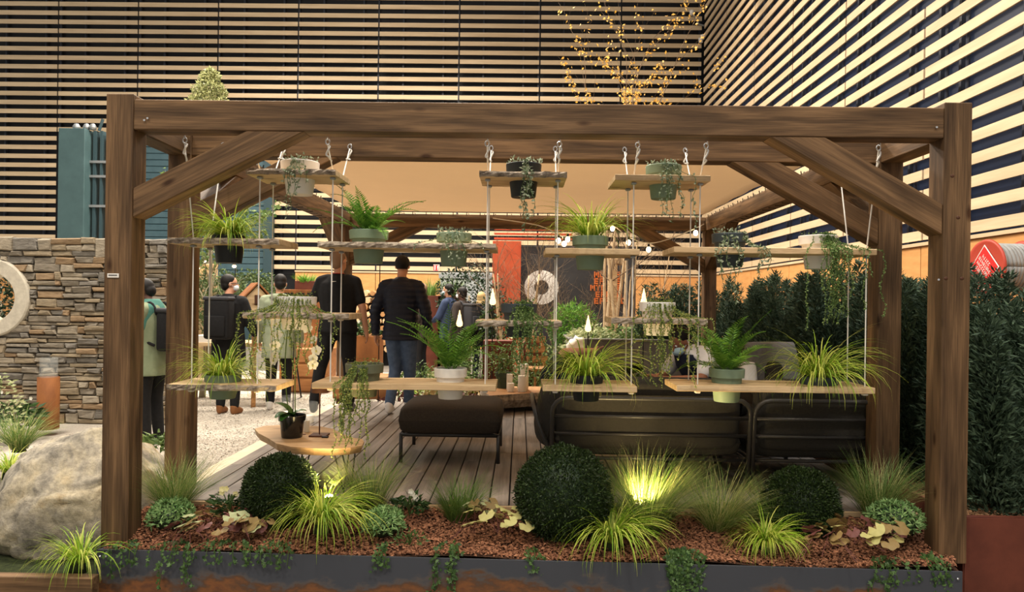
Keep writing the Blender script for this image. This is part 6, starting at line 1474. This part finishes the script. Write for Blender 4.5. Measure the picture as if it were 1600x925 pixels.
# person slumped on the sofa with an arm over the head
LO = Vector((.5, 5.7, 0)); LS = 1.72 / 1.8
def lw(x, y, z): return ((x - LO.x) / LS, (y - LO.y) / LS, z / LS)
sb_ = dict(pel=lw(.98, 5.75, .54), wai=lw(.78, 5.75, .56), che=lw(.56, 5.74, .59), nec=lw(.36, 5.72, .68), hea=lw(.46, 5.66, .80), shL=lw(.22, 5.68, .71), shR=lw(.40, 5.84, .58), elL=lw(.345, 5.66, .885), wrL=lw(.50, 5.60, .905), elR=lw(.62, 5.86, .55), wrR=lw(.80, 5.80, .60),
           hiL=lw(1.02, 5.67, .52), hiR=lw(1.02, 5.84, .52), knL=lw(1.36, 5.66, .62), knR=lw(1.36, 5.86, .60), anL=lw(1.66, 5.66, .50), anR=lw(1.66, 5.86, .50))
person('person in navy shirt lying back on the sofa with an arm over the head', LO, 0, 1.72, sb_, top='cloth_navy', legs='cloth_navy', shoes='leather_black', sleeve='short', topname='shirt', coat=.2, lying=True, headrot=(.6, 0, -1.2))
# person with the phone
pb = dict(pel=(0, -.05, .50), wai=(0, .02, .64), che=(0, .16, .82), nec=(0, .27, .94), hea=(0, .36, 1.0), shL=(-.18, .20, .90), shR=(.18, .20, .90), elL=(-.25, .34, .70), wrL=(-.10, .56, .70), elR=(.25, .34, .68), wrR=(.08, .56, .70),
          hiL=(-.09, .0, .48), hiR=(.09, .0, .48), knL=(-.15, .46, .52), knR=(.15, .46, .52), anL=(-.15, .5, .10), anR=(.15, .5, .10))
e = P(1108, 560, 6.3); t, j, hp_, tp_ = person('seated person in white top with black strap, masked, bent over a phone', (e.x + .02, 6.3, .0), PI / 2 + .5, 1.72, pb, skin='skin_tan', top='cloth_white', legs='cloth_navy', topname='shirt', sleeve='short', headrot=(-.55, 0, 0), mask='mask_blue')
MB().tube(smoothcurve([(.15, .10, .93), (.10, .05, .80), (.0, -.06, .66), (-.14, .02, .62)], 4), .022, 8).build('bag_strap', 'cloth_black', t, True)
vb = MB(); loft(vb, [((0, .10, .62), .15, .12, 0), ((0, .22, .80), .16, .12, 0), ((0, .28, .90), .13, .10, 0)]); bake(vb, 'vest', 'cloth_navy', t, .012, 4)
ph = P(991, 576, 5.98); t = thing('smartphone', 'smartphone with a bright screen held above the sofa back', 'phone', ph); t.rotation_euler = (-.6, .9, .3)
MB().rbox((0, 0, 0), (.078, .15, .009), .004).build('case', 'leather_black', t); MB().rbox((0, 0, .005), (.068, .138, .002), .0008).build('screen', 'screen_glow', t)

bpy.data.scenes.remove(TMP)
